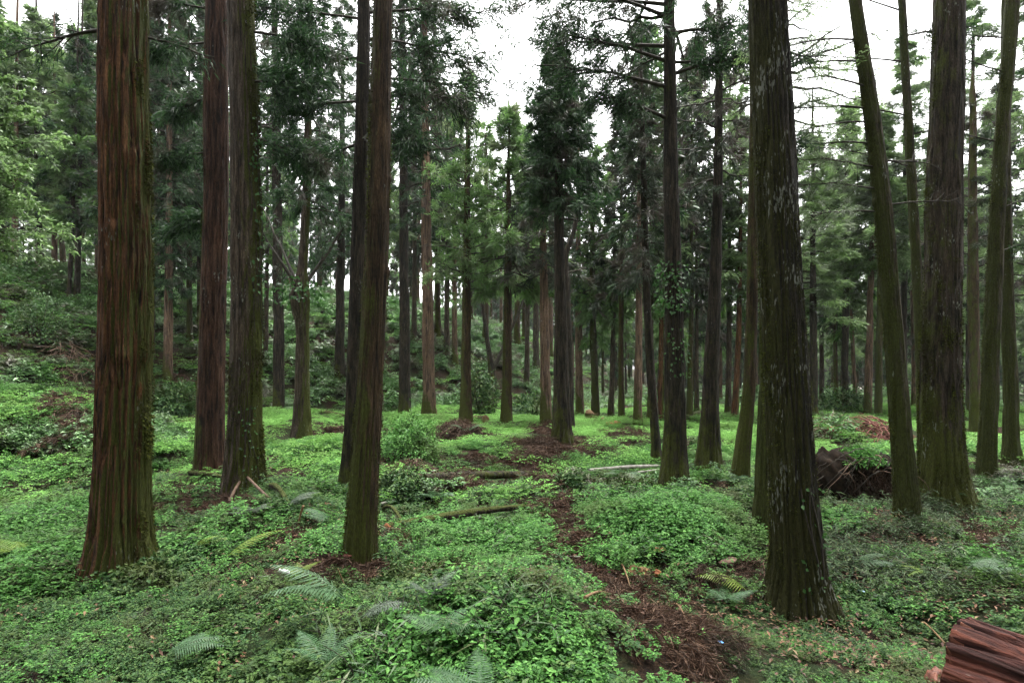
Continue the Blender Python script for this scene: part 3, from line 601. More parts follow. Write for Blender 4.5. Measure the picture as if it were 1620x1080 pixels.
tree('cedar_tree', 'brown trunk with a sharply curved foot beside a small fern', [(1170, 763, 34), (1176, 720, 28), (1185, 640, 22), (1191, 560, 20), (1194, 400, 18), (1196, 200, 15), (1196, 0, 12)], 'brown', 17, seed=16, flare=0.15)
tree('cedar_tree', 'thin dark trunk leaning in front of the ivy-wrapped one, dusky ragged crown', [(1039, 736, 18), (1032, 640, 15), (1024, 500, 13), (1019, 350, 12), (1016, 180, 8)], 'dark', 11.3, seed=17, flare=0.3, crown=dict(yb=440, yt=130, R=92, n=48, tl=0.22, tw=0.025, K=13, style='crypto', leaf='greyed', gap=0.08))
r_, p_, a_, d_, g_ = tree('cedar_tree', 'dark central trunk with a scarred foot under a dense dark pointed crown', [(889, 703, 34), (889, 640, 28), (888, 520, 21), (886, 400, 17), (885, 250, 13), (884, 120, 5)], 'dark', 10.6, seed=18, flare=0.22, crown=dict(yb=322, yt=92, R=96, n=84, tl=0.22, tw=0.026, K=15, nb=14, gap=0.0, prof=lambda t: (1 - t) ** 0.62 * min(1, 0.72 + 1.5 * t), **DK))
bare_branch(r_, a_, zpix(345, d_, g_), 0.2, 1.2, 0.03, 90, -0.1, 6)
bare_branch(r_, a_, zpix(335, d_, g_), 2.9, 0.8, 0.025, 91, 0.15, 6)
r_, p_, a_, d_, g_ = tree('forked_tree', 'slim forked bare tree close behind the dark central trunk', [(903, 672, 13), (901, 560, 12), (896, 440, 11), (893, 405, 11), (908, 370, 8), (917, 320, 6), (921, 270, 4)], 'dark', 8.6, d=20.5, seed=19, flare=0.2)
bare_branch(r_, a_, zpix(432, d_, g_), 0.1, 0.8, 0.05, 92, 0.25, 4)
bare_branch(r_, a_, zpix(440, d_, g_), 2.6, 0.9, 0.03, 93, 0.8, 4)
tree('cedar_tree', 'straight brown trunk growing behind the rounded green shrub', [(679, 662, 25), (678, 600, 20), (677, 500, 19), (675, 380, 17), (674, 250, 14), (672, 100, 11), (671, 0, 9)], 'pale', 24, seed=20, flare=0.28, crown=dict(yb=340, yt=-140, R=150, n=88, tl=0.34, tw=0.036, K=13, nb=10, gap=0.05, **DK))
tree('cedar_tree', 'upright mossy trunk with thin bright green crown, a pinkish log end at its foot', [(737, 670, 23), (737, 600, 17), (738, 460, 14), (739, 330, 11), (740, 200, 7), (740, 140, 3)], 'brown', 15.5, seed=21, flare=0.28, crown=dict(yb=470, yt=125, R=105, n=84, style='airy', leaf='bright', tl=0.28, tw=0.04, K=9, nb=6, gap=0.12))
tree('cedar_tree', 'plain brown trunk between the pinkish log end and the gully at the slope foot', [(801, 667, 20), (802, 600, 16), (803, 460, 13), (804, 330, 9), (805, 190, 3)], 'brown', 14, seed=22, flare=0.25, crown=dict(yb=450, yt=175, R=115, n=80, style='crypto', leaf='bright', tl=0.34, tw=0.045, K=11, gap=0.1))
tree('cedar_tree', 'pale reddish trunk just short of the dark central one, ragged grey crown', [(864, 670, 20), (862, 600, 17), (861, 480, 15), (858, 380, 11), (857, 260, 4)], 'pale', 12, seed=23, flare=0.2, crown=dict(yb=440, yt=205, R=105, n=64, style='crypto', leaf='greyed', tl=0.32, tw=0.04, K=11, gap=0.1))
r_, p_, a_, d_, g_ = tree('cedar_tree', 'swollen-topped trunk with a leafy dark knob from which several stems rise', [(478, 692, 33), (479, 620, 25), (480, 520, 22), (477, 480, 32), (474, 460, 34), (480, 430, 16), (486, 300, 14), (490, 150, 11), (492, 0, 9)], 'grey', 18, seed=24, flare=0.28, crown=dict(yb=330, yt=-160, R=125, n=84, tl=0.25, tw=0.028, K=13, nb=10, gap=0.05, **DK))
for k, (az, L) in enumerate([(2.6, 2.0), (0.6, 2.4), (3.4, 1.6)]):
    bare_branch(r_, a_, zpix(460, d_, g_), az, L, 0.06, 100 + k, 1.5, 6, leaf=('crypto', 12, 0.2, 0.024, False))
ivy_part(r_, p_, zpix(480, d_, g_), zpix(440, d_, g_), 300, 0.12, -1.57, 3.1, 46, 0.5)
r_, p_, a_, d_, g_ = tree('cedar_tree', 'bare reddish pole-like trunk by the thick fluted cedar, dark shaggy crown', [(265, 602, 19), (266, 540, 16), (266, 440, 14), (267, 300, 11), (268, 100, 8)], 'pale', 21, seed=25, flare=0.15, crown=dict(yb=455, yt=-90, R=112, n=128, tl=0.32, tw=0.036, K=13, nb=10, gap=0.03, **DK))
tree('cedar_tree', 'dark trunk rising out of undergrowth between the grey twin and the knobbed trunk', [(441, 640, 20), (440, 500, 18), (438, 330, 16), (436, 150, 13), (434, 0, 10)], 'dark', 25, d=26.5, seed=26, flare=0.2, crown=dict(yb=320, R=140, n=96, tl=0.34, tw=0.038, K=12, nb=9, gap=0.05, **DK))
tree('cedar_tree', 'dim trunk at the slope foot close to the slim dark cedar', [(537, 606, 18), (538, 500, 15), (540, 350, 12), (541, 200, 9)], 'dark', 20, seed=27, flare=0.25, crown=dict(yb=420, yt=0, R=110, n=76, tl=0.34, tw=0.04, K=11, gap=0.08, **DK))
tree('cedar_tree', 'tall dark-crowned trunk rising behind the brown mossy trunk', [(641, 640, 20), (640, 500, 17), (639, 300, 14), (637, 120, 12), (636, 0, 10)], 'dark', 26, d=29, seed=28, flare=0.2, crown=dict(yb=260, R=190, n=104, tl=0.36, tw=0.040, K=13, nb=11, gap=0.04, **DK))
r_, p_, a_, d_, g_ = tree('forked_tree', 'low forked dark tree on the slope, its two stems parting near the ground', [(779, 603, 14), (775, 570, 9), (768, 520, 7), (764, 490, 6)], 'dark', 6.2, seed=29, flare=0.2)
bare_branch(r_, a_, 0.5, 0.25, 4.0, 0.16, 94, 2.2, 5)
# right-hand pale layered trees and the trunks that carry them
LY = dict(style='layer', leaf='layer')
for k, (lab, pts, d, yb, yt, Rr, bk, sd) in enumerate([
    ('pale layered tree nearest the lichen-flecked trunk, rust-brown dead sprays low down', [(1288, 655, 14), (1287, 480, 12), (1286, 250, 6)], 27, 500, 215, 105, 'dark', 201),
    ('pale feathery tree standing behind the red brush heap', [(1336, 652, 13), (1338, 480, 11), (1340, 220, 6)], 32, 480, 170, 95, 'dark', 202),
    ('pinkish trunk of a twin pair behind the red brush heap', [(1372, 656, 15), (1376, 520, 12), (1382, 300, 8)], 30, 430, 200, 95, 'pale', 203),
    ('dark mossy trunk of a twin pair behind the red brush heap', [(1389, 657, 14), (1391, 520, 12), (1393, 300, 8)], 29, 420, 180, 80, 'green', 204),
    ('feathery tree seen beyond the stout grey-brown trunk', [(1428, 648, 14), (1430, 450, 11), (1432, 120, 6)], 31, 450, 60, 115, 'dark', 205),
    ('feathery tree filling the gap between the stout trunk and the outward leaner', [(1535, 650, 15), (1536, 450, 12), (1538, 50, 6)], 30, 470, -60, 115, 'dark', 206),
    ('pale feathery tree at the very edge beyond the outward leaning trunk', [(1640, 660, 18), (1640, 450, 15), (1640, 0, 8)], 25, 480, -80, 120, 'dark', 207),
]):
    tree('conifer_tree', lab, pts, bk, 16, d=d, seed=sd, flare=0.2, crown=dict(yb=yb, yt=yt, R=Rr, n=60, tl=0.32, tw=0.055, K=11, nb=11, gap=0.02, **LY))
tree('conifer_tree', 'feathery sparse tree hidden behind the lichen-flecked dark trunk', [(1243, 690, 13), (1241, 400, 11), (1238, 0, 8)], 'dark', 19, d=20, seed=208, flare=0.2, crown=dict(yb=270, yt=-170, R=205, n=46, tl=0.20, tw=0.026, K=9, nb=10, gap=0.05, lenmin=0.55, **LY))
# left: the pale trees on the bank
for k, (lab, pts, d, yb, yt, Rr, bk, st, lf, sd) in enumerate([
    ('pale broad-leaved tree leaning in at the frame edge over the left bank', [(-62, 640, 24), (-58, 450, 20), (-50, 200, 14), (-46, 20, 8)], 15, 420, -40, 190, 'dark', 'airy', 'broad', 211),
    ('reddish trunk at the frame edge on the left bank', [(22, 470, 14), (24, 400, 12), (26, 250, 9)], 29, 330, 40, 95, 'pale', 'layer', 'layer', 212),
    ('taller of the dim bank trunks, pale drooping sprays above', [(63, 455, 17), (62, 380, 14), (60, 230, 10)], 31, 330, 20, 110, 'dark', 'layer', 'layer', 213),
    ('grey trunk on the bank between the tall dim one and the dark twin stems', [(86, 452, 12), (86, 380, 10), (86, 260, 7)], 33, 330, 80, 90, 'pale', 'layer', 'layer', 214),
    ('thinner of two dark twin stems on the bank beside the thick fluted cedar', [(109, 463, 9), (113, 380, 8), (118, 250, 6)], 28, 350, 120, 70, 'dark', 'crypto', 'bright', 215),
    ('thicker of two dark twin stems on the bank beside the thick fluted cedar', [(122, 462, 12), (124, 380, 10), (127, 250, 7)], 28.5, 350, 60, 85, 'dark', 'crypto', 'crypto', 216),
    ('dark cedar on the bank hidden behind the thick fluted cedar', [(205, 500, 15), (208, 300, 12), (210, 100, 8)], 27, 400, -80, 120, 'dark', 'crypto', 'crypto', 217),
    ('dark cedar rising behind the plum-brown twin', [(318, 560, 15), (318, 400, 13), (316, 100, 9)], 31, 420, -40, 105, 'dark', 'crypto', 'crypto', 218),
]):
    tree('conifer_tree' if k else 'broadleaf_tree', lab, pts, bk, 16, d=d, seed=sd, flare=0.2, crown=dict(yb=yb, yt=yt, R=Rr, n=60 if k else 80, tl=0.32 if k else 0.15, tw=0.055 if k else 0.06, K=11 if k else 14, nb=11, gap=0.02, style=st, leaf=lf))

# ------------------------------------------------------------------ named background trunks with visible feet
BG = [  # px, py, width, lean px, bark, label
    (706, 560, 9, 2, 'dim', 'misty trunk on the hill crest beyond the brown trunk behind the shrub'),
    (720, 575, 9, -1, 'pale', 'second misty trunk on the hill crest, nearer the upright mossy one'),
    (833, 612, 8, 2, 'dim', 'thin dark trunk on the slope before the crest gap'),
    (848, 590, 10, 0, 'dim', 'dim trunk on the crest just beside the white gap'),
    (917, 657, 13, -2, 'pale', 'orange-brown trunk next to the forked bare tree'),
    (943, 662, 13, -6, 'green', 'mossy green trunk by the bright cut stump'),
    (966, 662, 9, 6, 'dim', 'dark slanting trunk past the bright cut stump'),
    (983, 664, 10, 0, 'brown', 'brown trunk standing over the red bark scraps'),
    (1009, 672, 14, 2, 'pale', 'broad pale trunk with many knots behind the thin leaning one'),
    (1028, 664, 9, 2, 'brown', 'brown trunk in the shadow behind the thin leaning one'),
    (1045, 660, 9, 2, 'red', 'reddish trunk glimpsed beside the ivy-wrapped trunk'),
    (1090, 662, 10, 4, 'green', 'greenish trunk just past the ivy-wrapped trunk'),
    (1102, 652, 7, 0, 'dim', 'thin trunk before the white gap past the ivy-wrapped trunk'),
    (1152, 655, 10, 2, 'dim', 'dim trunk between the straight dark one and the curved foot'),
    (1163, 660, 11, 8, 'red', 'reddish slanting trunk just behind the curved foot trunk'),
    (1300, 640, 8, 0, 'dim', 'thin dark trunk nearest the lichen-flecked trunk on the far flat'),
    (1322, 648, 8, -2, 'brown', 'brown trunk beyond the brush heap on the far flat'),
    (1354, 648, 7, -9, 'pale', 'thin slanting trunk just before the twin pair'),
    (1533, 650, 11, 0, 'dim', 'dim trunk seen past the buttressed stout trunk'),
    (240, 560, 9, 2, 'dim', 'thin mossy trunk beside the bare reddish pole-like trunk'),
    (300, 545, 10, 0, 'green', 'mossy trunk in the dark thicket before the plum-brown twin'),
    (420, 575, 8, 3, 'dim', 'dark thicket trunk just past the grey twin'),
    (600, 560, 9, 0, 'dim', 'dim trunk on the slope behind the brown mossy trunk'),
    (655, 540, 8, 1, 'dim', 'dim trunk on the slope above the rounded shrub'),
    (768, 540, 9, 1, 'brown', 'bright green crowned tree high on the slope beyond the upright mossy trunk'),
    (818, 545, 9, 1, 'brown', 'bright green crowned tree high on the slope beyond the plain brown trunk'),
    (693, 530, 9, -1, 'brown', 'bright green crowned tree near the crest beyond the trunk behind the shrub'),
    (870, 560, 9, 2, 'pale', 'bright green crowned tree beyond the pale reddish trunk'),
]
for k, (px, py, wd, lean, bk, lab) in enumerate(BG):
    rr = tree('conifer_tree', lab, [(px, py, wd + 2), (px + lean * 0.4, py - 60, wd), (px + lean, py - 200, wd * 0.8), (px + lean, py - 330, wd * 0.5)], bk, random.uniform(14, 19), seed=300 + k, flare=0.3, nu=12)
    r_, p_, a_, d_, g_ = rr
    if d_ > 60: print('far', lab, d_)
    co = bpy.data.objects.new('crown', FARC[1 if 'bright' in lab else k % 4]); C.objects.link(co); co.parent = r_
    zc = random.uniform(4.6, 7.0); co.location = (a_(zc)[0], a_(zc)[1], zc); co.rotation_euler = (0, 0, random.uniform(0, 6)); s = random.uniform(0.8, 1.1); co.scale = (s, s, (p_['H'] + 0.6 - zc) / 11.0)

# ------------------------------------------------------------------ the far stand: copies of four trees
def far_proto(k, bark):
    H = 19.0; z = np.linspace(-0.4, H, 40)
    path = dict(z=z, x=0.12 * np.sin(z * 0.3 + k), y=0 * z, r=0.23 * (1 - np.clip(z, 0, H) / H * 0.93), H=H)
    return trunk_mesh('trunk', path, None, [BK[bark]], 10, 0.05, 0.3, 0.4, 40 + k, None, 0.9)
FART = [far_proto(0, 'dim'), far_proto(1, 'pale'), far_proto(2, 'brown'), far_proto(3, 'green')]
FLAB = {'hill': [('dark-barked conifer among many alike on the wooded hill', 'dark-barked conifers on the wooded hill'), ('pale-barked conifer among many alike on the wooded hill', 'pale-barked conifers on the wooded hill')],
        'flat': [('dark-barked conifer among many alike in the far stand on flat ground', 'dark-barked conifers of the far stand'), ('pale-barked conifer among many alike in the far stand on flat ground', 'pale-barked conifers of the far stand')]}
cnt = 0; tries = 0
while cnt < 225 and tries < 6000:
    tries += 1
    d = 31 + 62 * random.random() ** 1.1; px = random.uniform(-160, 1780); x = (px - CX) / FPX * d
    if any((x - a) ** 2 + (d - b) ** 2 < (2.1 if d < 50 else 2.6) ** 2 for a, b in TREES): continue
    sd = float(toe_dist(np.array(x), np.array(d)))
    if sd > 0 and d < 42 and 480 < px < 900: continue
    if sd > 0 and d < 50 and random.random() < 0.4: continue
    if 690 < px < 990 and d < 44: continue
    if 1080 < px < 1120 and random.random() < 0.6: continue
    g = float(ground_h(x, d)); hl = 'hill' if sd > 1 else 'flat'
    kt = random.choice([0, 1, 2, 3]); lab, grp = FLAB[hl][0 if kt in (0, 3) else 1]
    root = empty('far_conifer', (x, d, g)); tag(root, lab, 'tree', grp)
    hs_ = random.uniform(0.75, 1.05)
    if 690 < px < 1000: hs_ *= 0.8
    root.rotation_euler = (random.gauss(0, 0.018), random.gauss(0, 0.018), random.uniform(0, 6.28)); root.scale = (hs_, hs_, hs_)
    to = bpy.data.objects.new('trunk', FART[kt]); C.objects.link(to); to.parent = root
    kc = 2 if (px > 1200 and random.random() < 0.75) or (px < 240 and random.random() < 0.6) else random.choice([0, 1, 3, 0, 1])
    co = bpy.data.objects.new('crown', FARC[kc]); C.objects.link(co); co.parent = root
    zc = random.uniform(3.4, 7.0); co.location = (0, 0, zc); s = random.uniform(0.85, 1.2); co.scale = (s, s, (19.6 - zc) / 11.0)
    TREES.append((x, d)); cnt += 1
print('far trees', cnt)
# the same wood goes on behind the camera and to both sides
for k in range(46):
    for q in range(60):
        a = random.uniform(-0.15, math.pi + 0.15); rr = random.uniform(7.5, 30); x, y = rr * 1.25 * math.cos(a), -rr * math.sin(a) + 1.5
        if abs(x) < 0.95 * max(y, 0) + 5 and y > -4: continue
        if all((x - u) ** 2 + (y - v) ** 2 > 3.4 ** 2 for u, v in TREES): break
    else: continue
    kt = k % 4
    root = empty('far_conifer', (x, y, float(ground_h(x, y)))); tag(root, 'tall conifer of the surrounding wood, outside the view', 'tree', 'conifers of the surrounding wood outside the view')
    s = random.uniform(0.85, 1.1); root.scale = (s, s, s); root.rotation_euler = (0, 0, random.uniform(0, 6.28))
    to = bpy.data.objects.new('trunk', FART[kt]); C.objects.link(to); to.parent = root
    co = bpy.data.objects.new('crown', FARC[(0, 3, 0, 1)[kt]]); C.objects.link(co); co.parent = root
    zc = random.uniform(3.5, 6.5); co.location = (0, 0, zc); q = random.uniform(1.0, 1.4); co.scale = (q, q, (19.6 - zc) / 11.0); TREES.append((x, y))

# ------------------------------------------------------------------ ground plants (stuff)
def herb_clump(seed, rad, nst, leafL, h, nl=5, tiers=2, W=0.62, mat=HERB):
    rng = np.random.default_rng(seed); mb = MB(); B, D, Ls = [], [], []
    for i in range(nst):
        rr = rad * math.sqrt(rng.random()); a = rng.uniform(0, 6.283); p = np.array([rr * math.cos(a), rr * math.sin(a), -0.02])
        hh = h * rng.uniform(0.55, 1.1) * (1 - 0.35 * (rr / rad) ** 2); tip = p + np.array([rng.normal() * 0.15 * hh, rng.normal() * 0.15 * hh, hh])
        for t in range(tiers):
            c = p + (tip - p) * (1 - 0.35 * t); n0 = nl if t == 0 else nl - 1
            az = rng.uniform(0, 6.28) + np.arange(n0) * 6.283 / n0 + rng.normal(size=n0) * 0.25
            el = rng.uniform(-0.25, 0.5, n0)
            B.append(np.repeat(c[None], n0, 0)); D.append(np.stack([np.cos(az) * np.cos(el), np.sin(az) * np.cos(el), np.sin(el)], -1)); Ls.append(leafL * rng.uniform(0.65, 1.2, n0) * (1.0 + 0.15 * t))
    B = np.concatenate(B); D = np.concatenate(D); L = np.concatenate(Ls)
    kites(mb, B + D * L[:, None] * 0.15, D, L, L * W, 0, np.array([0, 0, 1.0]), 0.12, 0.35, rng, 0.5)
    return mb.mesh('herb_clump', [mat])

def blade_clump(seed, rad, nst, leafL, leafW, h, nl, mat, arch=0.5, stem=True, pairs=False):
    rng = np.random.default_rng(seed); mb = MB(); B, D = [], []
    for i in range(nst):
        rr = rad * math.sqrt(rng.random()); a = rng.uniform(0, 6.283); p = np.array([rr * math.cos(a), rr * math.sin(a), -0.03])
        hh = h * rng.uniform(0.5, 1.1); az = rng.uniform(0, 6.28); o = np.array([math.cos(az), math.sin(az), 0]) * arch * hh
        s = np.linspace(0, 1, 6); P = p + o * (s ** 1.8)[:, None] + np.array([0, 0, 1.0]) * (hh * (s - 0.25 * s ** 2.5))[:, None]
        if stem: tube(mb, P, 0.004 * (1 - 0.6 * s), 3, 1)
        for q in range(nl):
            k = rng.uniform(1.4, 5.0); k0 = min(int(k), 4); b = P[k0] + (P[k0 + 1] - P[k0]) * (k - k0)
            la = rng.uniform(0, 6.28); B.append(b); D.append(np.array([math.cos(la), math.sin(la), rng.uniform(-0.25, 0.55)]) + o * 0.5)
    n = len(B)
    kites(mb, np.array(B), np.array(D), leafL * rng.uniform(0.6, 1.2, n), leafW * rng.uniform(0.7, 1.2, n), 0, np.array([0, 0, 1.0]), 0.1, 0.55, rng, 0.38)
    return mb.mesh('leaf_clump', [mat, TWIG])

def dry_clump(seed, rad, ntw, h, mat=DRY, twig=DEADTWIG, K=16, nlen=0.085, nw=0.006):
    rng = np.random.default_rng(seed); mb = MB(); B, D = [], []
    for i in range(ntw):
        a = rng.uniform(0, 6.283); p = np.array([rad * 0.7 * rng.normal() * 0.6, rad * 0.7 * rng.normal() * 0.6, rng.uniform(0, h * 0.5)])
        d = np.array([math.cos(a), math.sin(a), rng.uniform(-0.15, 0.5)]); L = rad * rng.uniform(0.5, 1.3); s = np.linspace(0, 1, 6)
        P = p + d * (L * s)[:, None]; P[:, 2] -= 0.35 * L * s ** 2; P += rng.normal(size=P.shape) * 0.02 * L
        P[:, 2] = np.maximum(P[:, 2], -0.02)
        tube(mb, P, 0.0035 * (1 - 0.7 * s) + 0.001, 3, 1)
        for q in range(1, 6): B.append(P[q]); D.append(P[q] - P[q - 1])
    B = np.array(B); D = nrm(np.array(D)); n = len(B)
    bb = np.repeat(B, K, 0) + rng.normal(size=(n * K, 3)) * rad * 0.05; dd = np.repeat(D, K, 0) * 0.8 + rng.normal(size=(n * K, 3)) * 0.55 + np.array([0, 0, -0.05])
    kites(mb, bb, dd, nlen * rng.uniform(0.5, 1.3, n * K), nw, 0, None, 0.1, 0.3, rng)
    return mb.mesh('dry_clump', [mat, twig])

def litter_clump(seed, rad, n, L):
    rng = np.random.default_rng(seed); mb = MB(); r = rad * np.sqrt(rng.random(n)); a = rng.uniform(0, 6.28, n); e = rng.uniform(0, 6.28, n)
    kites(mb, np.stack([r * np.cos(a), r * np.sin(a), rng.uniform(0.005, 0.05, n)], -1), np.stack([np.cos(e), np.sin(e), rng.normal(size=n) * 0.25], -1), L * rng.uniform(0.5, 1.3, n), L * 0.45, 0, np.array([0, 0, 1.0]), 0.2, 0.2, rng)
    return mb.mesh('litter_clump', [LITTER])

def scatter(name, meshes, P, rot, scl, idx, label=None):
    """one object: points that carry instances of the given clumps"""
    src = bpy.data.collections.new(name + '_kinds')
    for i, me in enumerate(meshes):
        o = bpy.data.objects.new('%s_kind_%02d' % (name, i), me); src.objects.link(o)
    me = bpy.data.meshes.new(name); n = len(P)
    me.vertices.add(n); me.vertices.foreach_set('co', np.asarray(P, np.float32).ravel())
    for an, ty, dat in (('rot', 'FLOAT_VECTOR', rot), ('scl', 'FLOAT', scl), ('kind_index', 'INT', idx)):
        at = me.attributes.new(an, ty, 'POINT'); at.data.foreach_set('vector' if ty == 'FLOAT_VECTOR' else 'value', np.asarray(dat, np.float32 if ty != 'INT' else np.int32).ravel())
    o = bpy.data.objects.new(name, me); C.objects.link(o); tag(o, kind='stuff')
    if label: o['label'] = label
    ng = bpy.data.node_groups.new(name + '_scatter', 'GeometryNodeTree')
    ng.interface.new_socket('Geometry', in_out='INPUT', socket_type='NodeSocketGeometry'); ng.interface.new_socket('Geometry', in_out='OUTPUT', socket_type='NodeSocketGeometry')
    N = ng.nodes; Lk = ng.links
    gi = N.new('NodeGroupInput'); go = N.new('NodeGroupOutput'); ip = N.new('GeometryNodeInstanceOnPoints'); ci = N.new('GeometryNodeCollectionInfo')
    ci.inputs['Collection'].default_value = src; ci.inputs['Separate Children'].default_value = True; ci.inputs['Reset Children'].default_value = True
    ip.inputs['Pick Instance'].default_value = True
    def attr(nm, ty):
        a = N.new('GeometryNodeInputNamedAttribute'); a.data_type = ty; a.inputs['Name'].default_value = nm; return a.outputs['Attribute']
    e2r = N.new('FunctionNodeEulerToRotation')
    Lk.new(attr('rot', 'FLOAT_VECTOR'), e2r.inputs[0]); Lk.new(e2r.outputs[0], ip.inputs['Rotation'])
    Lk.new(attr('scl', 'FLOAT'), ip.inputs['Scale']); Lk.new(attr('kind_index', 'INT'), ip.inputs['Instance Index'])
    Lk.new(gi.outputs[0], ip.inputs['Points']); Lk.new(ci.outputs[0], ip.inputs['Instance']); Lk.new(ip.outputs[0], go.inputs[0])
    md = o.modifiers.new('scatter', 'NODES'); md.node_group = ng
    return o

def ell(px, py, cx, cy_, rx, ry): return np.clip(1.6 - 1.6 * np.sqrt(((px - cx) / rx) ** 2 + ((py - cy_) / ry) ** 2), 0, 1)
TRAIL = [(868, 690, 26), (850, 722, 36), (862, 752, 26), (872, 785, 26), (900, 825, 34), (925, 870, 42), (945, 915, 34), (980, 955, 36), (1040, 990, 40), (1100, 1018, 42), (1120, 1080, 36)]
def trail(px, py, raw=False):
    best = np.zeros(np.shape(px))
    for (a, b) in zip(TRAIL[:-1], TRAIL[1:]):
        dx, dy = b[0] - a[0], b[1] - a[1]; t = np.clip(((px - a[0]) * dx + (py - a[1]) * dy) / (dx * dx + dy * dy), 0, 1)
        ww = a[2] + (b[2] - a[2]) * t; ds = np.hypot((px - a[0] - t * dx), (py - a[1] - t * dy) * 1.3)
        best = np.maximum(best, np.clip(1.7 - 1.15 * ds / ww, 0, 1))
    if raw: return best
    return np.clip(best - 0.15 * (1 - best) - 0.7 * np.clip(vnoise(px / 24.0, py / 12.0, 88) - 0.52, 0, 1) * (1.35 - best) * 3.0, 0, 1)
BROWN = [(614, 852, 22, 12), (110, 690, 42, 52), (95, 640, 46, 12), (345, 800, 95, 30), (650, 740, 60, 18), (725, 684, 42, 15), (700, 768, 125, 16), (1112, 918, 36, 18), (1160, 905, 40, 16), (545, 688, 40, 12), (610, 690, 26, 12), (890, 712, 62, 13),
         (945, 725, 42, 7), (1575, 850, 55, 32), (470, 850, 70, 24), (560, 900, 60, 18), (660, 975, 45, 18), (300, 665, 30, 10), (1310, 675, 30, 10), (285, 600, 40, 14), (990, 690, 40, 6), (760, 735, 60, 16)]
def brown(px, py):
    b = trail(px, py)
    for e in BROWN: b = np.maximum(b, ell(px, py, *e))
    return b
def sasa_w(px, py): return np.clip(np.maximum.reduce([ell(px, py, 1430, 880, 190, 85), ell(px, py, 1540, 830, 190, 75), 0.8 * ell(px, py, 1600, 900, 130, 60)]) * 1.3, 0, 1)
def painted_shade(px, py): return np.clip(np.maximum.reduce([ell(px, py, 260, 940, 260, 90), ell(px, py, 640, 930, 120, 60), ell(px, py, 60, 700, 130, 30), ell(px, py, 420, 860, 120, 50), ell(px, py, 1330, 985, 230, 60), ell(px, py, 1000, 770, 80, 26), ell(px, py, 640, 780, 90, 30), ell(px, py, 300, 1050, 260, 60), ell(px, py, 230, 640, 60, 50), 0.58 * np.clip((py - 740) / 40, 0, 1) * (1 - np.maximum.reduce([ell(px, py, 740, 1050, 400, 130), ell(px, py, 1060, 850, 230, 110), ell(px, py, 800, 850, 190, 75), ell(px, py, 30, 840, 130, 110)]))]) * 1.3, 0, 1)  # where darker leaves paint shade into hollows and the dark foreground

def wedge(d0, d1, dens, rng, side=1.6, slope=0.93):
    A = (slope * (d0 + d1) + 2 * side) * (d1 - d0); n = int(A * dens)
    y = d0 + (d1 - d0) * np.sqrt(rng.random(int(n * 1.0)) * (1 - (d0 / d1) ** 2) + (d0 / d1) ** 2) if d0 > 0 else rng.uniform(d0, d1, n)
    if d0 > 0: y = np.sqrt(rng.uniform(d0 ** 2, d1 ** 2, n))
    x = rng.uniform(-1, 1, n) * (slope * y + side)
    z = ground_h(x, y); px, py = proj(x, y, z)
    return x, y, z, px, py, toe_dist(x, y)

def clear_of_trunks(x, y, r=0.20):
    ok = np.ones(len(x), bool)
    for a, b in TREES:
        if b < 22: ok &= (x - a) ** 2 + (y - b) ** 2 > r * r
    return ok

def pack(rng, sets):
    P, S, I = zip(*sets); P = np.concatenate(P); S = np.concatenate(S); I = np.concatenate(I); n = len(P)
    rot = np.stack([rng.normal(size=n) * 0.12, rng.normal(size=n) * 0.12, rng.uniform(0, 6.283, n)], -1)
    return P, rot, S, I

rng = np.random.default_rng(77)
KH = [herb_clump(1, 0.15, 20, 0.029, 0.15), herb_clump(2, 0.15, 24, 0.024, 0.12), herb_clump(3, 0.14, 15, 0.036, 0.19, 4),           # near
      herb_clump(4, 0.30, 48, 0.036, 0.21), herb_clump(5, 0.30, 56, 0.031, 0.16),                                                     # middle
      herb_clump(6, 0.55, 80, 0.052, 0.20, 4, 1, 0.6, LAWN), herb_clump(7, 0.55, 96, 0.044, 0.15, 4, 1, 0.6, LAWN),                  # meadow
      herb_clump(8, 0.17, 14, 0.040, 0.15, 5, 2, 0.55, DARKHERB), herb_clump(9, 0.30, 26, 0.050, 0.22, 5, 2, 0.55, DARKHERB),  # darker leaf kinds, shade put into their colour
      herb_clump(10, 0.16, 6, 0.055, 0.24, 4, 2, 0.5, HERB), blade_clump(11, 0.14, 9, 0.16, 0.010, 0.30, 5, SASA, 0.7), herb_clump(12, 0.13, 22, 0.018, 0.10, 6, 3, 0.6, HERB), blade_clump(13, 0.10, 5, 0.11, 0.040, 0.30, 9, UNDER, 0.4)]         # larger, bladed and tiny-leaved kinds
sets = []
def herbs(d0, d1, dens, kinds, dark, s0, s1):
    x, y, z, px, py, sd = wedge(d0, d1, dens, rng)
    b = brown(px, py); s = sasa_w(px, py); dk = painted_shade(px, py)
    bare = vnoise(x / 1.1, y / 1.1, 61) ; p = (1 - 0.97 * b) ** 2 * (1 - 0.75 * s) * np.clip((bare - 0.20) * 4, 0.05, 1) * (1 - 0.30 * dk)
    p = np.where(sd > 0.3, p * 0.5, p)
    low = ell(px, py, 1330, 1010, 330, 80); p = np.maximum(p, (0.16 + 0.45 * low) * (1 - 0.9 * trail(px, py)))
    k = (rng.random(len(x)) < p) & clear_of_trunks(x, y)
    n = k.sum(); kd = np.array(kinds)[rng.integers(0, len(kinds), n)]
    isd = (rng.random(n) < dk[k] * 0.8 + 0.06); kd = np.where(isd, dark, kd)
    sets.append((np.stack([x, y, z], -1)[k], rng.uniform(s0, s1, n) * (1 - 0.35 * low[k]) * (0.62 + 0.75 * vnoise(x / 0.9, y / 0.9, 63)[k]), kd))
herbs(1.8, 5.0, 125, [0, 1, 2, 0, 1, 0, 1, 2, 1, 0, 11, 11, 11, 10, 9], 7, 0.7, 1.15)
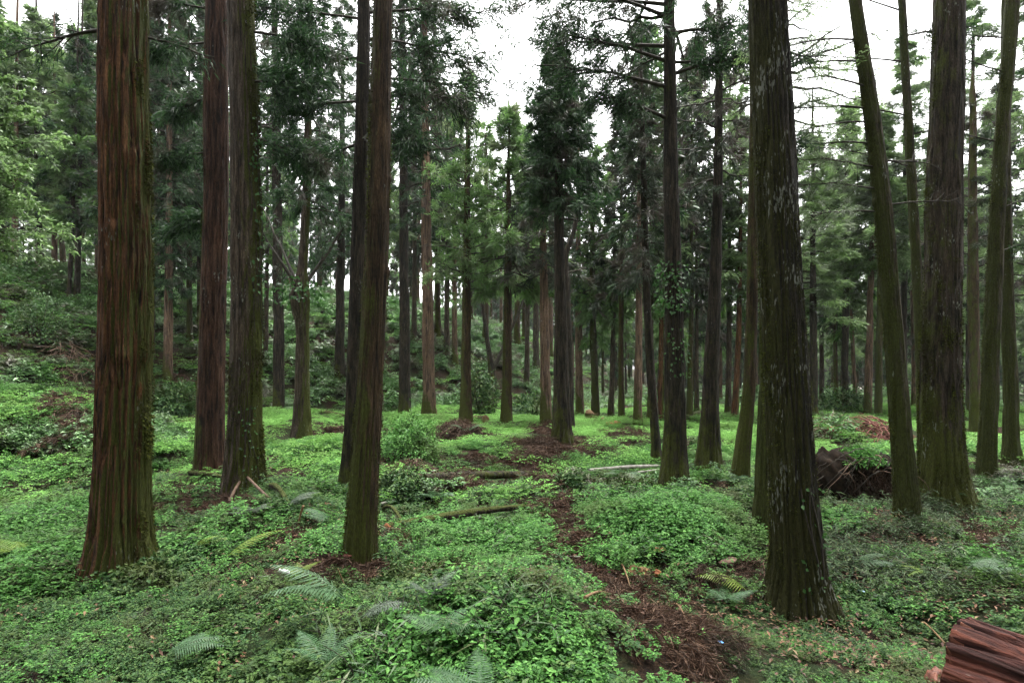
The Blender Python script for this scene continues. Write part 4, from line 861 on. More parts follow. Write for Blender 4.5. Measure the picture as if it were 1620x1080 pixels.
herbs(5.0, 9.0, 66, [0, 1, 2, 3, 4, 0, 1, 3, 4, 2, 9, 11, 10], 7, 0.8, 1.25)
herbs(9.0, 16.0, 16, [3, 4, 3, 4, 5], 8, 0.8, 1.3)
herbs(16.0, 34.0, 6.5, [5, 6], 8, 0.8, 1.25)
herbs(34.0, 60.0, 1.6, [5, 6], 8, 0.9, 1.6)
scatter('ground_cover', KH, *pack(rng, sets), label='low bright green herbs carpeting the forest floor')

# undergrowth on the hill, along its foot and in the shade
KU = [blade_clump(21, 0.45, 16, 0.16, 0.055, 0.75, 12, UNDER, 0.6), blade_clump(22, 0.5, 12, 0.20, 0.075, 0.9, 11, UNDER, 0.5), herb_clump(23, 0.5, 40, 0.11, 0.5, 5, 3, 0.5, UNDER),
      blade_clump(24, 0.40, 14, 0.22, 0.030, 0.7, 10, UNDER, 0.8)]
sets = []
for d0, d1, dens in ((10, 22, 2.6), (22, 48, 3.6), (48, 90, 1.3)):
    x, y, z, px, py, sd = wedge(d0, d1, dens, rng, 5.0, 1.15)
    p = np.clip((sd + 0.4) / 1.2, 0, 1) * (0.55 + 0.6 * vnoise(x / 2.2, y / 2.2, 71)) * (1 - 0.75 * brown(px, py))
    flat = (y > 33) & (sd < 0); p = np.where(flat, 0.35 * vnoise(x / 3, y / 3, 72), p)
    p = p * (1 - 0.7 * ((px > 760) & (px < 960) & (sd > 0)) * vnoise(x / 2, y / 2, 75))
    k = rng.random(len(x)) < p; n = k.sum()
    sets.append((np.stack([x, y, z], -1)[k], rng.uniform(0.6, 1.35, n), rng.integers(0, 4, n)))
x, y, z, px, py, sd = wedge(42, 105, 0.30, rng); k = (sd < 1) & (rng.random(len(x)) < 0.75); n = k.sum()
sets.append((np.stack([x, y, z], -1)[k], rng.uniform(1.2, 2.8, n), rng.integers(0, 4, n)))
for (cx, cy_, rx, ry, n) in [(230, 690, 60, 40, 40), (60, 700, 110, 25, 60), (1000, 775, 80, 20, 30), (640, 775, 70, 25, 26), (1330, 670, 60, 16, 50), (1200, 640, 50, 14, 30), (850, 650, 60, 8, 16), (270, 640, 45, 26, 26), (1600, 770, 60, 30, 20)]:
    for q in range(n):
        a = gp(cx + rng.normal() * rx * 0.5, cy_ + rng.normal() * ry * 0.5)
        sets.append((a[None], np.array([rng.uniform(0.3, 0.6)]), np.array([rng.integers(0, 4)])))
scatter('undergrowth', KU, *pack(rng, sets), label='dusky leafy undergrowth covering the hillside')

# bamboo grass round the stout trunk
KS = [blade_clump(31, 0.22, 12, 0.095, 0.015, 0.36, 12, SASA, 0.7), blade_clump(32, 0.22, 10, 0.11, 0.018, 0.44, 11, SASA, 0.6), blade_clump(33, 0.2, 9, 0.075, 0.022, 0.28, 10, SASA, 0.5)]
sets = []
for d0, d1, dens in ((4, 14, 26),):
    x, y, z, px, py, sd = wedge(d0, d1, dens, rng)
    p = sasa_w(px, py) * np.clip(2.2 * vnoise(x / 0.8, y / 0.8, 81) - 0.35, 0.05, 1) * (1 - 0.8 * brown(px, py))
    k = (rng.random(len(x)) < p) & clear_of_trunks(x, y, 0.35); n = k.sum()
    sets.append((np.stack([x, y, z], -1)[k], rng.uniform(0.5, 1.1, n), rng.integers(0, 3, n)))
scatter('bamboo_grass', KS, *pack(rng, sets), label='dull green bamboo grass with narrow leaves')

# dry needles and fallen leaves
KD = [dry_clump(41, 0.24, 9, 0.12), dry_clump(42, 0.28, 11, 0.18), dry_clump(43, 0.22, 7, 0.08), litter_clump(44, 0.25, 26, 0.045), dry_clump(45, 0.5, 12, 0.25, K=14, nlen=0.16, nw=0.014)]
sets = []
for d0, d1, dens, kk in ((1.8, 9, 46, (0, 1, 2)), (9, 16, 22, (1, 4)), (16, 34, 8, (4,))):
    x, y, z, px, py, sd = wedge(d0, d1, dens, rng)
    p = np.maximum(brown(px, py) ** 1.2, 0.75 * trail(px, py, True) ** 1.5)
    k = (rng.random(len(x)) < p) & clear_of_trunks(x, y); n = k.sum()
    sets.append((np.stack([x, y, z], -1)[k], rng.uniform(0.55, 1.15, n), np.array(kk)[rng.integers(0, len(kk), n)]))
x, y, z, px, py, sd = wedge(1.8, 12, 26, rng)
p = 0.08 + 0.7 * ell(px, py, 1330, 1000, 330, 110) + 0.6 * sasa_w(px, py) + 0.08 * painted_shade(px, py) + 0.15 * brown(px, py); k = rng.random(len(x)) < p; n = k.sum()
sets.append((np.stack([x, y, z + 0.02], -1)[k], rng.uniform(0.6, 1.2, n), np.full(n, 3)))
scatter('dry_litter', KD, *pack(rng, sets), label='reddish brown dry needles, twigs and fallen leaves')

# the far-off wood that closes the view
n = 270; y = rng.uniform(92, 150, n); x = rng.uniform(-0.1, 1.05, n) * y + rng.uniform(-6, 6, n); z = ground_h(x, y); sc_ = rng.uniform(0.75, 1.05, n)
kt = rng.integers(0, 3, n)
P = np.concatenate([np.stack([x, y, z], -1), np.stack([x, y, z + rng.uniform(3.0, 6.0, n)], -1)])
rot = np.zeros((2 * n, 3)); rot[:, 2] = np.tile(rng.uniform(0, 6.28, n), 2)
scatter('far_wood', [FART[0], FART[1], FART[2], FARC[0], FARC[1], FARC[3]], P, rot, np.concatenate([sc_, sc_ * 1.35]), np.concatenate([kt, kt + 3]), label='far-off wood closing the view between the trunks')

# ------------------------------------------------------------------ ferns
def frond_mesh(seed, L, mat, width=0.30, arch=0.45, n=20):
    rng = np.random.default_rng(seed); mb = MB(); s = np.linspace(0, 1, 24)
    P = np.stack([L * s, 0 * s, L * (arch * s - arch * 1.15 * s ** 2)], -1); tube(mb, P, 0.0022 * (1 - 0.8 * s) + 0.0006, 4, 0)
    B, D, LL, WW, U = [], [], [], [], []
    for i in range(n):
        t = 0.16 + 0.82 * (i / (n - 1)); k = t * 23; k0 = min(int(k), 22); b = P[k0] + (P[k0 + 1] - P[k0]) * (k - k0); tg = nrm(P[k0 + 1] - P[k0])
        pl = L * width * math.sin(math.pi * (0.18 + 0.80 * t)) ** 0.8 * (1.25 - 0.7 * t)
        for sg in (1, -1):
            d = nrm(tg * 0.45 + np.array([0, sg, -0.12 + rng.normal() * 0.05])); nrmv = nrm(np.cross(d, tg)) * -sg
            for q in range(3):                                     # a pinna: one long tongue and two short lobes by its base
                dd = d if q == 0 else nrm(d + tg * (0.9 if q == 1 else -0.7))
                B.append(b); D.append(dd); LL.append(pl * (1 if q == 0 else 0.22)); WW.append(L * 0.82 / n * (0.62 if q == 0 else 0.4)); U.append(nrmv)
    kites(mb, np.array(B), np.array(D), np.array(LL), np.array(WW), 0, np.array(U), 0.05, 0.3, rng, 0.3)
    return mb.mesh('frond', [mat, TWIG])

FR = {}
for nm, mt in (('green', FERN), ('pale', FERNPALE), ('grey', FERNGREY), ('yellow', FERNYEL)):
    FR[nm] = [frond_mesh(500 + i, 0.6, mt, arch=(0.45, 0.6, 0.35)[i]) for i in range(3)]
def fern(px, py, kind, n, L, label, az0=None, azw=3.14, seed=0, pitch=0.35, lift=0.08):
    rg = random.Random(seed); g = gp(px, py); root = empty('fern', (g[0], g[1], g[2] + lift)); tag(root, label, 'fern')
    for i in range(n):
        o = bpy.data.objects.new('frond', FR[kind][i % 3]); C.objects.link(o); o.parent = root
        az = (az0 if az0 is not None else 0) + ((i + 0.5) / n - 0.5) * 2 * azw + rg.uniform(-0.2, 0.2); s = L / 0.6 * rg.uniform(0.85, 1.12)
        o.rotation_euler = (rg.uniform(-0.25, 0.25), -pitch + rg.uniform(-0.2, 0.15), az); o.scale = (s, s, s)
R = math.radians
fern(548, 985, 'pale', 3, 0.62, 'large pale green fern by the small white bottle', R(200), R(28), 1, 0.30, 0.16)
fern(566, 1012, 'grey', 2, 0.36, 'withered grey fern under the large pale one', R(-10), R(35), 2, 0.2, 0.12)
fern(352, 905, 'yellow', 1, 0.62, 'single yellow-green frond arching up near the thick fluted trunk', R(35), 0.2, 3, 0.5, 0.10)
fern(300, 885, 'yellow', 2, 0.40, 'small yellowish fern close to the foot of the thick fluted trunk', R(30), R(25), 4, 0.35, 0.10)
fern(28, 893, 'yellow', 3, 0.45, 'bright yellow-green fern at the frame edge in the clover', R(170), R(60), 5, 0.25, 0.10)
fern(470, 925, 'yellow', 4, 0.22, 'tiny yellowish fern just behind the small white bottle', R(90), R(90), 6, 0.4, 0.08)
fern(760, 1170, 'pale', 3, 0.36, 'sprawling pale fern in the lush clover at the frame bottom', R(150), R(75), 7, 0.25, 0.18)
fern(700, 1050, 'green', 4, 0.26, 'bluish green fern on top of the lush clover mound', R(90), R(120), 8, 0.3, 0.16)
fern(682, 975, 'grey', 5, 0.24, 'blue-grey tufted fern standing in the dark hollow', R(90), R(160), 10, 0.6, 0.10)
fern(1185, 958, 'yellow', 2, 0.5, 'yellowing fern beside the foot of the lichen-flecked trunk', R(155), R(22), 11, 0.3, 0.12)
fern(1150, 968, 'green', 4, 0.30, 'low green fern between brown needles and the lichen-flecked trunk', R(60), R(80), 12, 0.3, 0.08)
fern(1352, 912, 'pale', 2, 0.42, 'pale fern frond reaching out past the lichen-flecked trunk', R(-5), R(20), 13, 0.2, 0.14)
fern(1530, 925, 'pale', 3, 0.45, 'light green fern in bamboo grass above the red log', R(0), R(30), 14, 0.25, 0.16)
fern(1470, 925, 'yellow', 2, 0.34, 'dull yellow fern low in the bamboo grass', R(170), R(30), 15, 0.2, 0.10)
fern(1172, 772, 'pale', 4, 0.42, 'small fern at the curved foot of the brown trunk', R(90), R(110), 16, 0.3, 0.08)
fern(455, 812, 'grey', 3, 0.40, 'grey-green fern below the fallen branches', R(10), R(50), 17, 0.3, 0.10)
fern(395, 830, 'grey', 6, 0.32, 'dry grey fern tuft under the crossed fallen branches', R(90), R(170), 18, 0.35, 0.12)
fern(520, 840, 'pale', 3, 0.36, 'bluish fern by the dark end of the mossy log', R(170), R(50), 19, 0.3, 0.10)
fern(265, 1075, 'pale', 3, 0.34, 'feathery fern in dark herbs at the frame bottom', R(30), R(50), 20, 0.3, 0.16)
fern(515, 1085, 'green', 5, 0.32, 'fresh green fern half sunk in the herbs before the withered one', R(90), R(120), 22, 0.6, 0.10)
fern(738, 690, 'pale', 5, 0.6, 'pale fern leaning on the brush heap by the rounded shrub', R(90), R(150), 23, 0.3, 0.12)
fern(700, 800, 'pale', 5, 0.55, 'fern spreading over the dark log hollow', R(200), R(120), 24, 0.35, 0.10)
fern(640, 808, 'pale', 4, 0.48, 'fern just above the mossy log beside the brown mossy trunk', R(150), R(110), 25, 0.3, 0.10)
fern(985, 765, 'pale', 4, 0.45, 'fern drooping below the fallen pale poles', R(270), R(110), 26, 0.2, 0.16)
fern(205, 905, 'green', 3, 0.3, 'fern growing against the thick fluted trunk', R(270), R(60), 27, 0.7, 0.12)

# ------------------------------------------------------------------ logs, poles and branches
def log(name, label, p0, p1, r0, r1, mat, nu=20, ends=None, bend=0.03, seed=0, sink=0.35, cat='log', noise=0.10, lift=0.0, group=None):
    A = gp(*p0) if len(p0) == 2 else np.array(p0); B = gp(*p1) if len(p1) == 2 else np.array(p1)
    A = A + np.array([0, 0, r0 * (1 - sink) + lift]); B = B + np.array([0, 0, r1 * (1 - sink) + lift]); rg = np.random.default_rng(seed)
    L = np.linalg.norm(B - A); m = int(np.clip(L / 0.05, 10, 60)); s = np.linspace(0, 1, m)[:, None]
    P = A + (B - A) * s + np.array([0, 0, 1]) * bend * np.sin(s * math.pi) * L * 0.5
    mid = (A + B) / 2; mb = MB(); tube(mb, P - mid, r0 + (r1 - r0) * s[:, 0], nu, 0, cap=not ends, noise=noise, seed=seed)
    o = mb.build(name, [mat], None, tuple(mid)); tag(o, label, cat, group)
    if ends:
        e = MB(); T = nrm(A - B); k = nu; a_ = np.linspace(0, 2 * math.pi, k, endpoint=False); _, N, Bn = frames(P)
        tube(e, np.stack([P[0] - T * 0.02, P[0] + T * 0.006, P[0] + T * 0.012 + 0.0]) - mid, np.array([r0 * 0.97, r0 * 0.97, r0 * 0.6]), nu, 0, cap=True, noise=noise, seed=seed)
        e.build('cut_end', [ends], o)
    return o
log('mossy_log', 'thin moss-covered fallen log with a splintered orange end', (612, 846), (848, 806), 0.062, 0.04, MOSSLOG, 20, WOODRED, 0.03, 1, 0.2, lift=0.03)
log('mossy_branch', 'short yellow-mossed branch propped above the splintered orange log end', (604, 812), (640, 838), 0.03, 0.02, MOSSLOG, 10, None, 0.1, 2, -1.5, 'branch')
log('dark_log', 'dark rotting log under brown needles before the rounded shrub', (672, 772), (852, 758), 0.11, 0.07, BK['dark'], 16, None, 0.02, 3, -0.6)
log('fallen_pole', 'weathered short pole lying across the brown needle trail', (848, 760), (882, 757), 0.045, 0.04, POLE, 12, None, 0.0, 4, -0.5, 'pole')
log('fallen_pole', 'longer of two pale poles leading to the ivy-wrapped trunk', (932, 752), (1046, 742), 0.05, 0.04, POLE, 12, None, 0.02, 5, -1.0, 'pole')
log('fallen_pole', 'thinner pale pole just below its longer neighbour', (980, 756), (1050, 747), 0.03, 0.03, POLE, 10, None, 0.02, 6, -1.0, 'pole')
log('fallen_pole', 'slanting white pole beside the brown mossy trunk', (600, 808), (664, 788), 0.028, 0.022, POLE, 10, None, 0.0, 7, -3.0, 'pole')
log('fallen_pole', 'short grey pole at the foot of the slim dark cedar', (505, 784), (552, 781), 0.035, 0.03, POLE, 10, None, 0.0, 8, -1.0, 'pole')
log('fallen_log', 'brown log lying behind the knobbed trunk', (497, 652), (545, 662), 0.14, 0.10, BK['brown'], 14, None, 0.0, 9, 0.2)
log('fallen_log', 'short log with a bright pinkish cut end by the upright mossy trunk', (768, 668), (745, 667), 0.16, 0.15, BK['brown'], 14, WOODTAN, 0.0, 10, 0.2)
log('mossy_branch', 'mossy branch lying flat at the foot of the grey-brown cedar', (300, 762), (392, 778), 0.05, 0.03, MOSSLOG, 10, None, 0.08, 11, -2.2, 'branch')
log('fallen_branch', 'long bare stick leaning against the grey-brown cedar', (432, 800), tuple(gp(396, 775) + np.array([-0.05, -0.25, 0.35])), 0.022, 0.018, DEADTWIG, 8, None, 0.0, 12, -1, 'branch')
log('fallen_branch', 'dark mossy branch below the flat mossy one', (296, 790), (372, 776), 0.03, 0.02, MOSSLOG, 8, None, 0.06, 13, -2, 'branch')
log('fallen_branch', 'short pale broken stick in the pile under the grey-brown cedar', (362, 800), tuple(gp(398, 778) + np.array([0, -0.1, 0.28])), 0.024, 0.016, DEADTWIG, 8, None, 0.15, 14, -1, 'branch')
log('fallen_branch', 'curved mossy root-like branch running from the grey-brown cedar', (418, 782), (458, 806), 0.05, 0.03, MOSSLOG, 10, None, 0.15, 15, -0.5, 'branch')
log('fallen_branch', 'orange peeled stick standing up among ferns', (470, 838), tuple(gp(476, 838) + np.array([0.03, 0, 0.28])), 0.012, 0.016, WOODTAN, 7, None, 0.1, 16, 0, 'branch')
log('fallen_branch', 'pale bare stick poking out beside the large pale fern', (548, 935), tuple(gp(538, 935) + np.array([-0.02, 0, 0.20])), 0.006, 0.005, WOODTAN, 6, None, 0.0, 17, 0, 'branch')
log('fallen_branch', 'grey stick crossing the needle trail at the clover edge', (872, 892), (918, 890), 0.014, 0.010, POLE, 7, None, 0.0, 18, -5, 'branch')
log('fallen_branch', 'tan forked stick lying low on the brown needles', (925, 968), (975, 962), 0.012, 0.008, WOODTAN, 7, None, 0.1, 19, -7, 'branch')
log('fallen_branch', 'thin tan stick curving down the dry needles below the tan wood chunk', (984, 912), (998, 946), 0.009, 0.006, WOODTAN, 6, None, 0.1, 20, -12, 'branch')
log('fallen_branch', 'bent twig arching over the dry needles near the frame bottom', (1060, 980), (1090, 1012), 0.007, 0.005, WOODTAN, 6, None, 0.25, 21, -16, 'branch')
log('fallen_branch', 'pale stick leaning out of the herbs beside the red log', (1495, 1032), tuple(gp(1462, 1012) + np.array([0, 0, 0.10])), 0.008, 0.006, WOODTAN, 7, None, 0.05, 22, -9, 'branch')
log('fallen_branch', 'dark fallen bough in the thicket of the far bank', (35, 560), (150, 575), 0.10, 0.06, BK['dark'], 9, None, 0.1, 23, -2, 'branch')
log('fallen_log', 'low mossy log behind the trunk past the white gap', (1085, 668), (1118, 655), 0.20, 0.15, BK['green'], 12, None, 0.02, 24, 0.2)
# the big red log
def big_log():
    E = np.array([2.50, 3.20, 0.34]); D = nrm(np.array([0.62, -0.77, -0.10])); L = 2.0; r = 0.33
    n = 90; nu = 420; s = np.linspace(0, 1, n); a = np.linspace(0, 2 * math.pi, nu, endpoint=False)
    P = D[None] * (L * s)[:, None]; _, N, B = frames(P); Sx, A = np.meshgrid(s * L, a, indexing='ij')
    per = 30; g = vnoise((A / (2 * math.pi) + 0.012 * np.sin(Sx * 4)) * per, Sx / 0.7, 5, per); g2 = vnoise(A / (2 * math.pi) * 90, Sx / 0.3, 6, 90)
    rr = r * (1 - 0.12 * np.clip(1 - np.abs(g - 0.5) * 6, 0, 1) + 0.03 * (vnoise(A / (2 * math.pi) * 26, Sx / 0.5, 15, 26) - 0.5) + 0.022 * (vnoise(A / (2 * math.pi) * 140, Sx / 0.12, 16, 140) - 0.5) + 0.02 * (g2 - 0.5) + 0.05 * (vnoise(A / (2 * math.pi) * 4, Sx / 0.7, 8, 4) - 0.5))
    jag = (vnoise(a / (2 * math.pi) * 14, 0 * a, 9, 14) - 0.5) * 0.09
    Q = P[:, None] + (N[:, None] * np.cos(a)[None, :, None] + B[:, None] * np.sin(a)[None, :, None]) * rr[..., None] + D * (jag[None, :, None] * (1 - s)[:, None, None])
    i = np.arange(n - 1)[:, None] * nu; j = np.arange(nu)[None]; j2 = (j + 1) % nu
    mb = MB(); mb.add(Q.reshape(-1, 3), np.stack([i + j, i + j2, i + nu + j2, i + nu + j], -1).reshape(-1, 4), 0, True)
    # bark texture runs along local z: turn the mesh so
    import mathutils
    q = mathutils.Vector(D).to_track_quat('Z', 'Y'); Rm = np.array(q.to_matrix())
    mb.v = [v @ Rm for v in mb.v]
    o = mb.build('cut_log', [LOGBARK], None, tuple(E)); o.rotation_mode = 'QUATERNION'; o.rotation_quaternion = q
    tag(o, 'huge wet red-brown log with deeply furrowed bark lying in the corner', 'log')
    c = MB(); ring = Q[0] @ Rm; m = []
    for f in (1.0, 0.96, 0.7, 0.4, 0.12):
        v = ring * np.array([f, f, 1]); v[:, 2] += 0.06 * (f < 0.98) + 0.02 * vnoise(a * 6, a * 0 + f * 9, 4); m.append(v)
    k = len(m); V = np.array(m).reshape(-1, 3); i = np.arange(k - 1)[:, None] * nu
    c.add(V, np.stack([i + j, i + nu + j, i + nu + j2, i + j2], -1).reshape(-1, 4), 0, False)
    jj = np.arange(0, nu, 2); c.add(np.concatenate([m[-1], [m[-1].mean(0)]]), np.stack([jj, (jj + 1) % nu, (jj + 2) % nu, 0 * jj + nu], -1)[:, ::-1], 0, False)
    c.build('cut_end', [plain_mat('wet_cut_wood', (0.06, 0.02, 0.012), (0.22, 0.085, 0.05), 30, 0.6, 0.6)], o)
big_log()

# ------------------------------------------------------------------ stumps, chunks, heaps, shrubs, litter
def stump(px, py, w_, h_, label, bark, seed, top=WOODTAN):
    g = gp(px, py); d = g[1]; r = w_ * d / FPX / 2; H = h_ * d / FPX; root = empty('tree_stump', tuple(g)); tag(root, label, 'stump')
    path = dict(z=np.array([-0.4, H]), x=np.zeros(2), y=np.zeros(2), r=np.array([r, r * 0.9]), H=H)
    o = bpy.data.objects.new('stump_body', trunk_mesh('stump_body', path, None, [BK[bark]], 24, 0.08, 0.5, 0.2, seed, None, 0.05)); C.objects.link(o); o.parent = root
    mb = MB(); tube(mb, np.array([[0, 0, H - 0.06], [0, 0, H], [0.03, 0, H + 0.03]]), np.array([r * 0.9, r * 0.88, r * 0.5]), 20, 0, True, 0.15, seed); mb.build('cut_top', [top], root)
stump(936, 666, 22, 14, 'low stump with a bright orange cut top by the mossy green trunk', 'brown', 1)
stump(955, 668, 10, 6, 'tiny dark stump beside the orange-topped one', 'dark', 2)
stump(1315, 690, 14, 12, 'rusty broken stump at the edge of the brush heap', 'red', 3, WOODRED)

def chunk(name, label, px, py, size, mat, seed, cat, amp=0.35, lift=0.05, rz=0.0):
    g = gp(px, py); mb = MB(); lump(mb, (0, 0, 0), size, seed, amp, 24, 16, 0, 1.6); o = mb.build(name, [mat], None, (g[0], g[1], g[2] + size[2] * 0.55 + lift)); o.rotation_euler = (0.1, -0.15, rz); tag(o, label, cat); return o
chunk('wood_chunk', 'tan block of rotten wood beside the needle trail', 1008, 916, (0.11, 0.07, 0.06), ROTWOOD, 1, 'wood chunk', 0.4, 0.03, -0.5)
chunk('wood_chunk', 'small orange wood piece next to the tan block', 1038, 918, (0.04, 0.03, 0.03), WOODRED, 2, 'wood chunk', 0.4, 0.05)
chunk('bark_piece', 'red flake of bark lying on the clover behind the tan block', 1042, 890, (0.07, 0.04, 0.02), WOODRED, 3, 'bark piece', 0.4, 0.12, -0.8)
chunk('bark_piece', 'dull pinkish bark flake near the dark needle heap before the lichen-flecked trunk', 1152, 902, (0.09, 0.05, 0.02), DEADTWIG, 4, 'bark piece', 0.4, 0.08, 0.3)
chunk('bark_piece', 'red bark scrap on the flat past the orange-topped stump', 968, 672, (0.35, 0.18, 0.10), WOODRED, 5, 'bark piece', 0.5, 0.0)
chunk('bark_piece', 'rust-red bark scrap at the foot of the brown mossy trunk', 553, 888, (0.07, 0.05, 0.02), REDTWIG, 6, 'bark piece', 0.4, 0.06)
chunk('burnt_knot', 'orange scar lump stuck at the foot of the dark central trunk', 900, 672, (0.10, 0.06, 0.08), WOODRED, 7, 'wood knot', 0.4, 0.2)
chunk('mossy_rock', 'mossy hummock of stone in the gully at the slope foot', 872, 650, (0.5, 0.4, 0.3), BK['green'], 8, 'rock', 0.4, 0.0)

def heap(name, label, px, py, wx, h, mats, ntw, nneedle, seed, cat='brush heap', depth=0.7, nl=0.10, nw=0.008, tr=0.008, leafmat=None):
    g = gp(px, py); d = g[1]; Rx = wx * d / FPX / 2; H = h * d / FPX; rg = np.random.default_rng(seed); mb = MB()
    for i in range(ntw):
        a = rg.uniform(0, 6.28); rr = math.sqrt(rg.random()) * 0.8; c = np.array([Rx * rr * math.cos(a), Rx * depth * rr * math.sin(a), 0]); zt = H * (1 - rr ** 2) * rg.uniform(0.2, 1.0)
        dz = rg.uniform(0, 6.28); L = Rx * rg.uniform(0.35, 0.9); s = np.linspace(-0.5, 0.5, 6)
        P = c + np.array([math.cos(dz), math.sin(dz), rg.uniform(-0.25, 0.25)]) * (L * s)[:, None] + np.array([0, 0, zt]); P[:, 2] -= 0.5 * L * s ** 2; P += rg.normal(size=P.shape) * 0.02 * L
        P[:, 2] += ground_h(P[:, 0] + g[0], P[:, 1] + g[1]) - g[2]
        tube(mb, P, tr * rg.uniform(0.4, 1.3) * np.linspace(1, 0.5, 6), 4, 0)
    n = nneedle; a = rg.uniform(0, 6.28, n); rr = np.sqrt(rg.random(n)); x = Rx * rr * np.cos(a); y = Rx * depth * rr * np.sin(a); z = H * (1 - rr ** 2) * rg.uniform(0.5, 1.05, n) + ground_h(x + g[0], y + g[1]) - g[2]
    kites(mb, np.stack([x, y, z], -1), rg.normal(size=(n, 3)) * np.array([1, 1, 0.4]), nl * rg.uniform(0.5, 1.3, n), nw, 1, None, 0.1, 0.4, rg)
    o = mb.build(name, [mats[0], mats[1]], None, tuple(g)); tag(o, label, cat); return o
heap('brush_heap', 'dark brown brush heap against the rounded shrub', 722, 690, 92, 28, (DEADTWIG, DRY), 90, 1600, 1, nl=0.2, nw=0.016)
heap('brush_heap', 'heap of dark red dead branches beyond the upturned roots', 1388, 690, 110, 30, (REDTWIG, DRY), 150, 400, 2, nl=0.2, nw=0.016, tr=0.022)
heap('brush_heap', 'grey leafy brush heap with rust patches next to the red branches', 1318, 688, 90, 34, (DEADTWIG, UNDER), 60, 900, 3, nl=0.18, nw=0.05, tr=0.014)
heap('brush_heap', 'brown brush heap below the thick fluted trunk bank, rust-coloured on top', 95, 655, 90, 20, (DEADTWIG, DRY), 60, 1200, 4, nl=0.16, nw=0.014)
heap('brush_heap', 'brown heap of dead sprays on the ground in front of the rounded shrub', 655, 748, 100, 22, (DEADTWIG, DRY), 80, 1800, 5, nl=0.13, nw=0.010)
heap('needle_heap', 'dark wig-like heap of dead needles in the clover before the lichen-flecked trunk', 1112, 928, 56, 34, (DEADTWIG, DRY), 30, 1500, 6, nl=0.09, nw=0.005, tr=0.004)
heap('needle_heap', 'brown heap of dead needles round the foot of the dark central trunk', 888, 722, 120, 20, (DEADTWIG, DRY), 60, 2000, 7, nl=0.16, nw=0.012)
heap('needle_heap', 'biggest needle heap where the brown trail reaches the frame bottom', 1062, 1000, 150, 36, (DEADTWIG, DRY), 70, 4200, 8, nl=0.075, nw=0.0045, tr=0.0035)
heap('needle_heap', 'russet needle heap midway along the brown trail', 912, 870, 70, 34, (DEADTWIG, DRY), 30, 2200, 9, nl=0.09, nw=0.006, tr=0.004)
heap('needle_heap', 'brown heap of twigs where the trail bends behind the short pole', 838, 735, 90, 34, (DEADTWIG, DRY), 90, 1500, 10, nl=0.13, nw=0.009, tr=0.006)
heap('brush_heap', 'tangle of thin pale dead twigs on the dark bank', 120, 585, 110, 40, (DEADTWIG, DRY), 70, 300, 11, nl=0.15, nw=0.012, tr=0.012)
heap('needle_heap', 'brown needle heap draped over the dark rotting log', 735, 772, 80, 24, (DEADTWIG, DRY), 30, 1600, 12, nl=0.12, nw=0.009)

def shrub(name, label, px, py, wx, h, mat, n, L, Wl, seed, cat='shrub', depth=0.9, stems=7, shell=0.55):
    g = gp(px, py); d = g[1]; Rx = wx * d / FPX / 2; H = h * d / FPX; rg = np.random.default_rng(seed); root = empty(name, tuple(g)); tag(root, label, cat)
    a = rg.uniform(0, 6.28, n); u = rg.random(n); cz = u ** 0.8; sr = np.sqrt(np.maximum(1 - cz ** 2, 0)); q = shell + (1 - shell) * rg.random(n) ** 0.5
    q = q * (0.62 + 0.75 * vnoise(a * 1.9, cz * 4, seed)) * np.where(rg.random(n) < 0.03, 1.25, 1.0)
    dirs = np.stack([sr * np.cos(a), sr * np.sin(a), cz], -1); V = dirs * q[:, None] * np.array([Rx, Rx * depth, H]); mb = MB()
    kites(mb, V, dirs * 0.7 + rg.normal(size=(n, 3)) * 0.5 + np.array([0, 0, -0.2]), L * rg.uniform(0.6, 1.2, n), Wl * rg.uniform(0.7, 1.2, n), 0, dirs + np.array([0, 0, 0.7]), 0.1, 0.3, rg)
    mb.build('foliage', [mat], root)
    for i in range(stems):
        az = i * 2.4; s = np.linspace(0, 1, 6); P = np.stack([Rx * 0.75 * s ** 1.3 * math.cos(az), Rx * 0.75 * depth * s ** 1.3 * math.sin(az), H * 0.85 * s - 0.05], -1); m2 = MB(); tube(m2, P, 0.012 * (1 - 0.7 * s) + 0.002, 5, 0); m2.build('stem', [TWIG], root)
    return root
shrub('rounded_shrub', 'dense rounded green shrub like a haystack in the clearing', 648, 730, 98, 68, HERB, 9000, 0.075, 0.034, 1, shell=0.5)
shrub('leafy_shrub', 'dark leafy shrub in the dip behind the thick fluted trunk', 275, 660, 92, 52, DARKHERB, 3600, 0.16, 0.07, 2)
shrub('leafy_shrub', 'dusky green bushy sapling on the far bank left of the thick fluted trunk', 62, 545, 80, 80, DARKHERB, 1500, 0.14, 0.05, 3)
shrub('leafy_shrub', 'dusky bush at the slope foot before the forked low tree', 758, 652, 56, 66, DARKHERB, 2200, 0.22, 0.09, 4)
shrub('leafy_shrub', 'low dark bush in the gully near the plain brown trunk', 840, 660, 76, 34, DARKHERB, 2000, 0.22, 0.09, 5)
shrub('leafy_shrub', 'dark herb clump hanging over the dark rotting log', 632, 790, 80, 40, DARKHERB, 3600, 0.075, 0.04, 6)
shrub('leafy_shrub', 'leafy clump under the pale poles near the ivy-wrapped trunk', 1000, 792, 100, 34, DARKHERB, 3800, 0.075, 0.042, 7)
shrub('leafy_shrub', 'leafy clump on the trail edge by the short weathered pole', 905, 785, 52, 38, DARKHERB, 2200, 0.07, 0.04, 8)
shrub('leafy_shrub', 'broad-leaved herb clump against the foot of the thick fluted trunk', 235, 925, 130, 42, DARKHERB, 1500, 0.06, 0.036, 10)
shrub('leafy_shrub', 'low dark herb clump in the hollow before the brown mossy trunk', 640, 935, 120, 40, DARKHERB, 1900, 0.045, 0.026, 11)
shrub('leafy_shrub', 'herb clump hugging the outer foot of the lichen-flecked trunk', 1335, 950, 60, 26, DARKHERB, 700, 0.045, 0.026, 12)
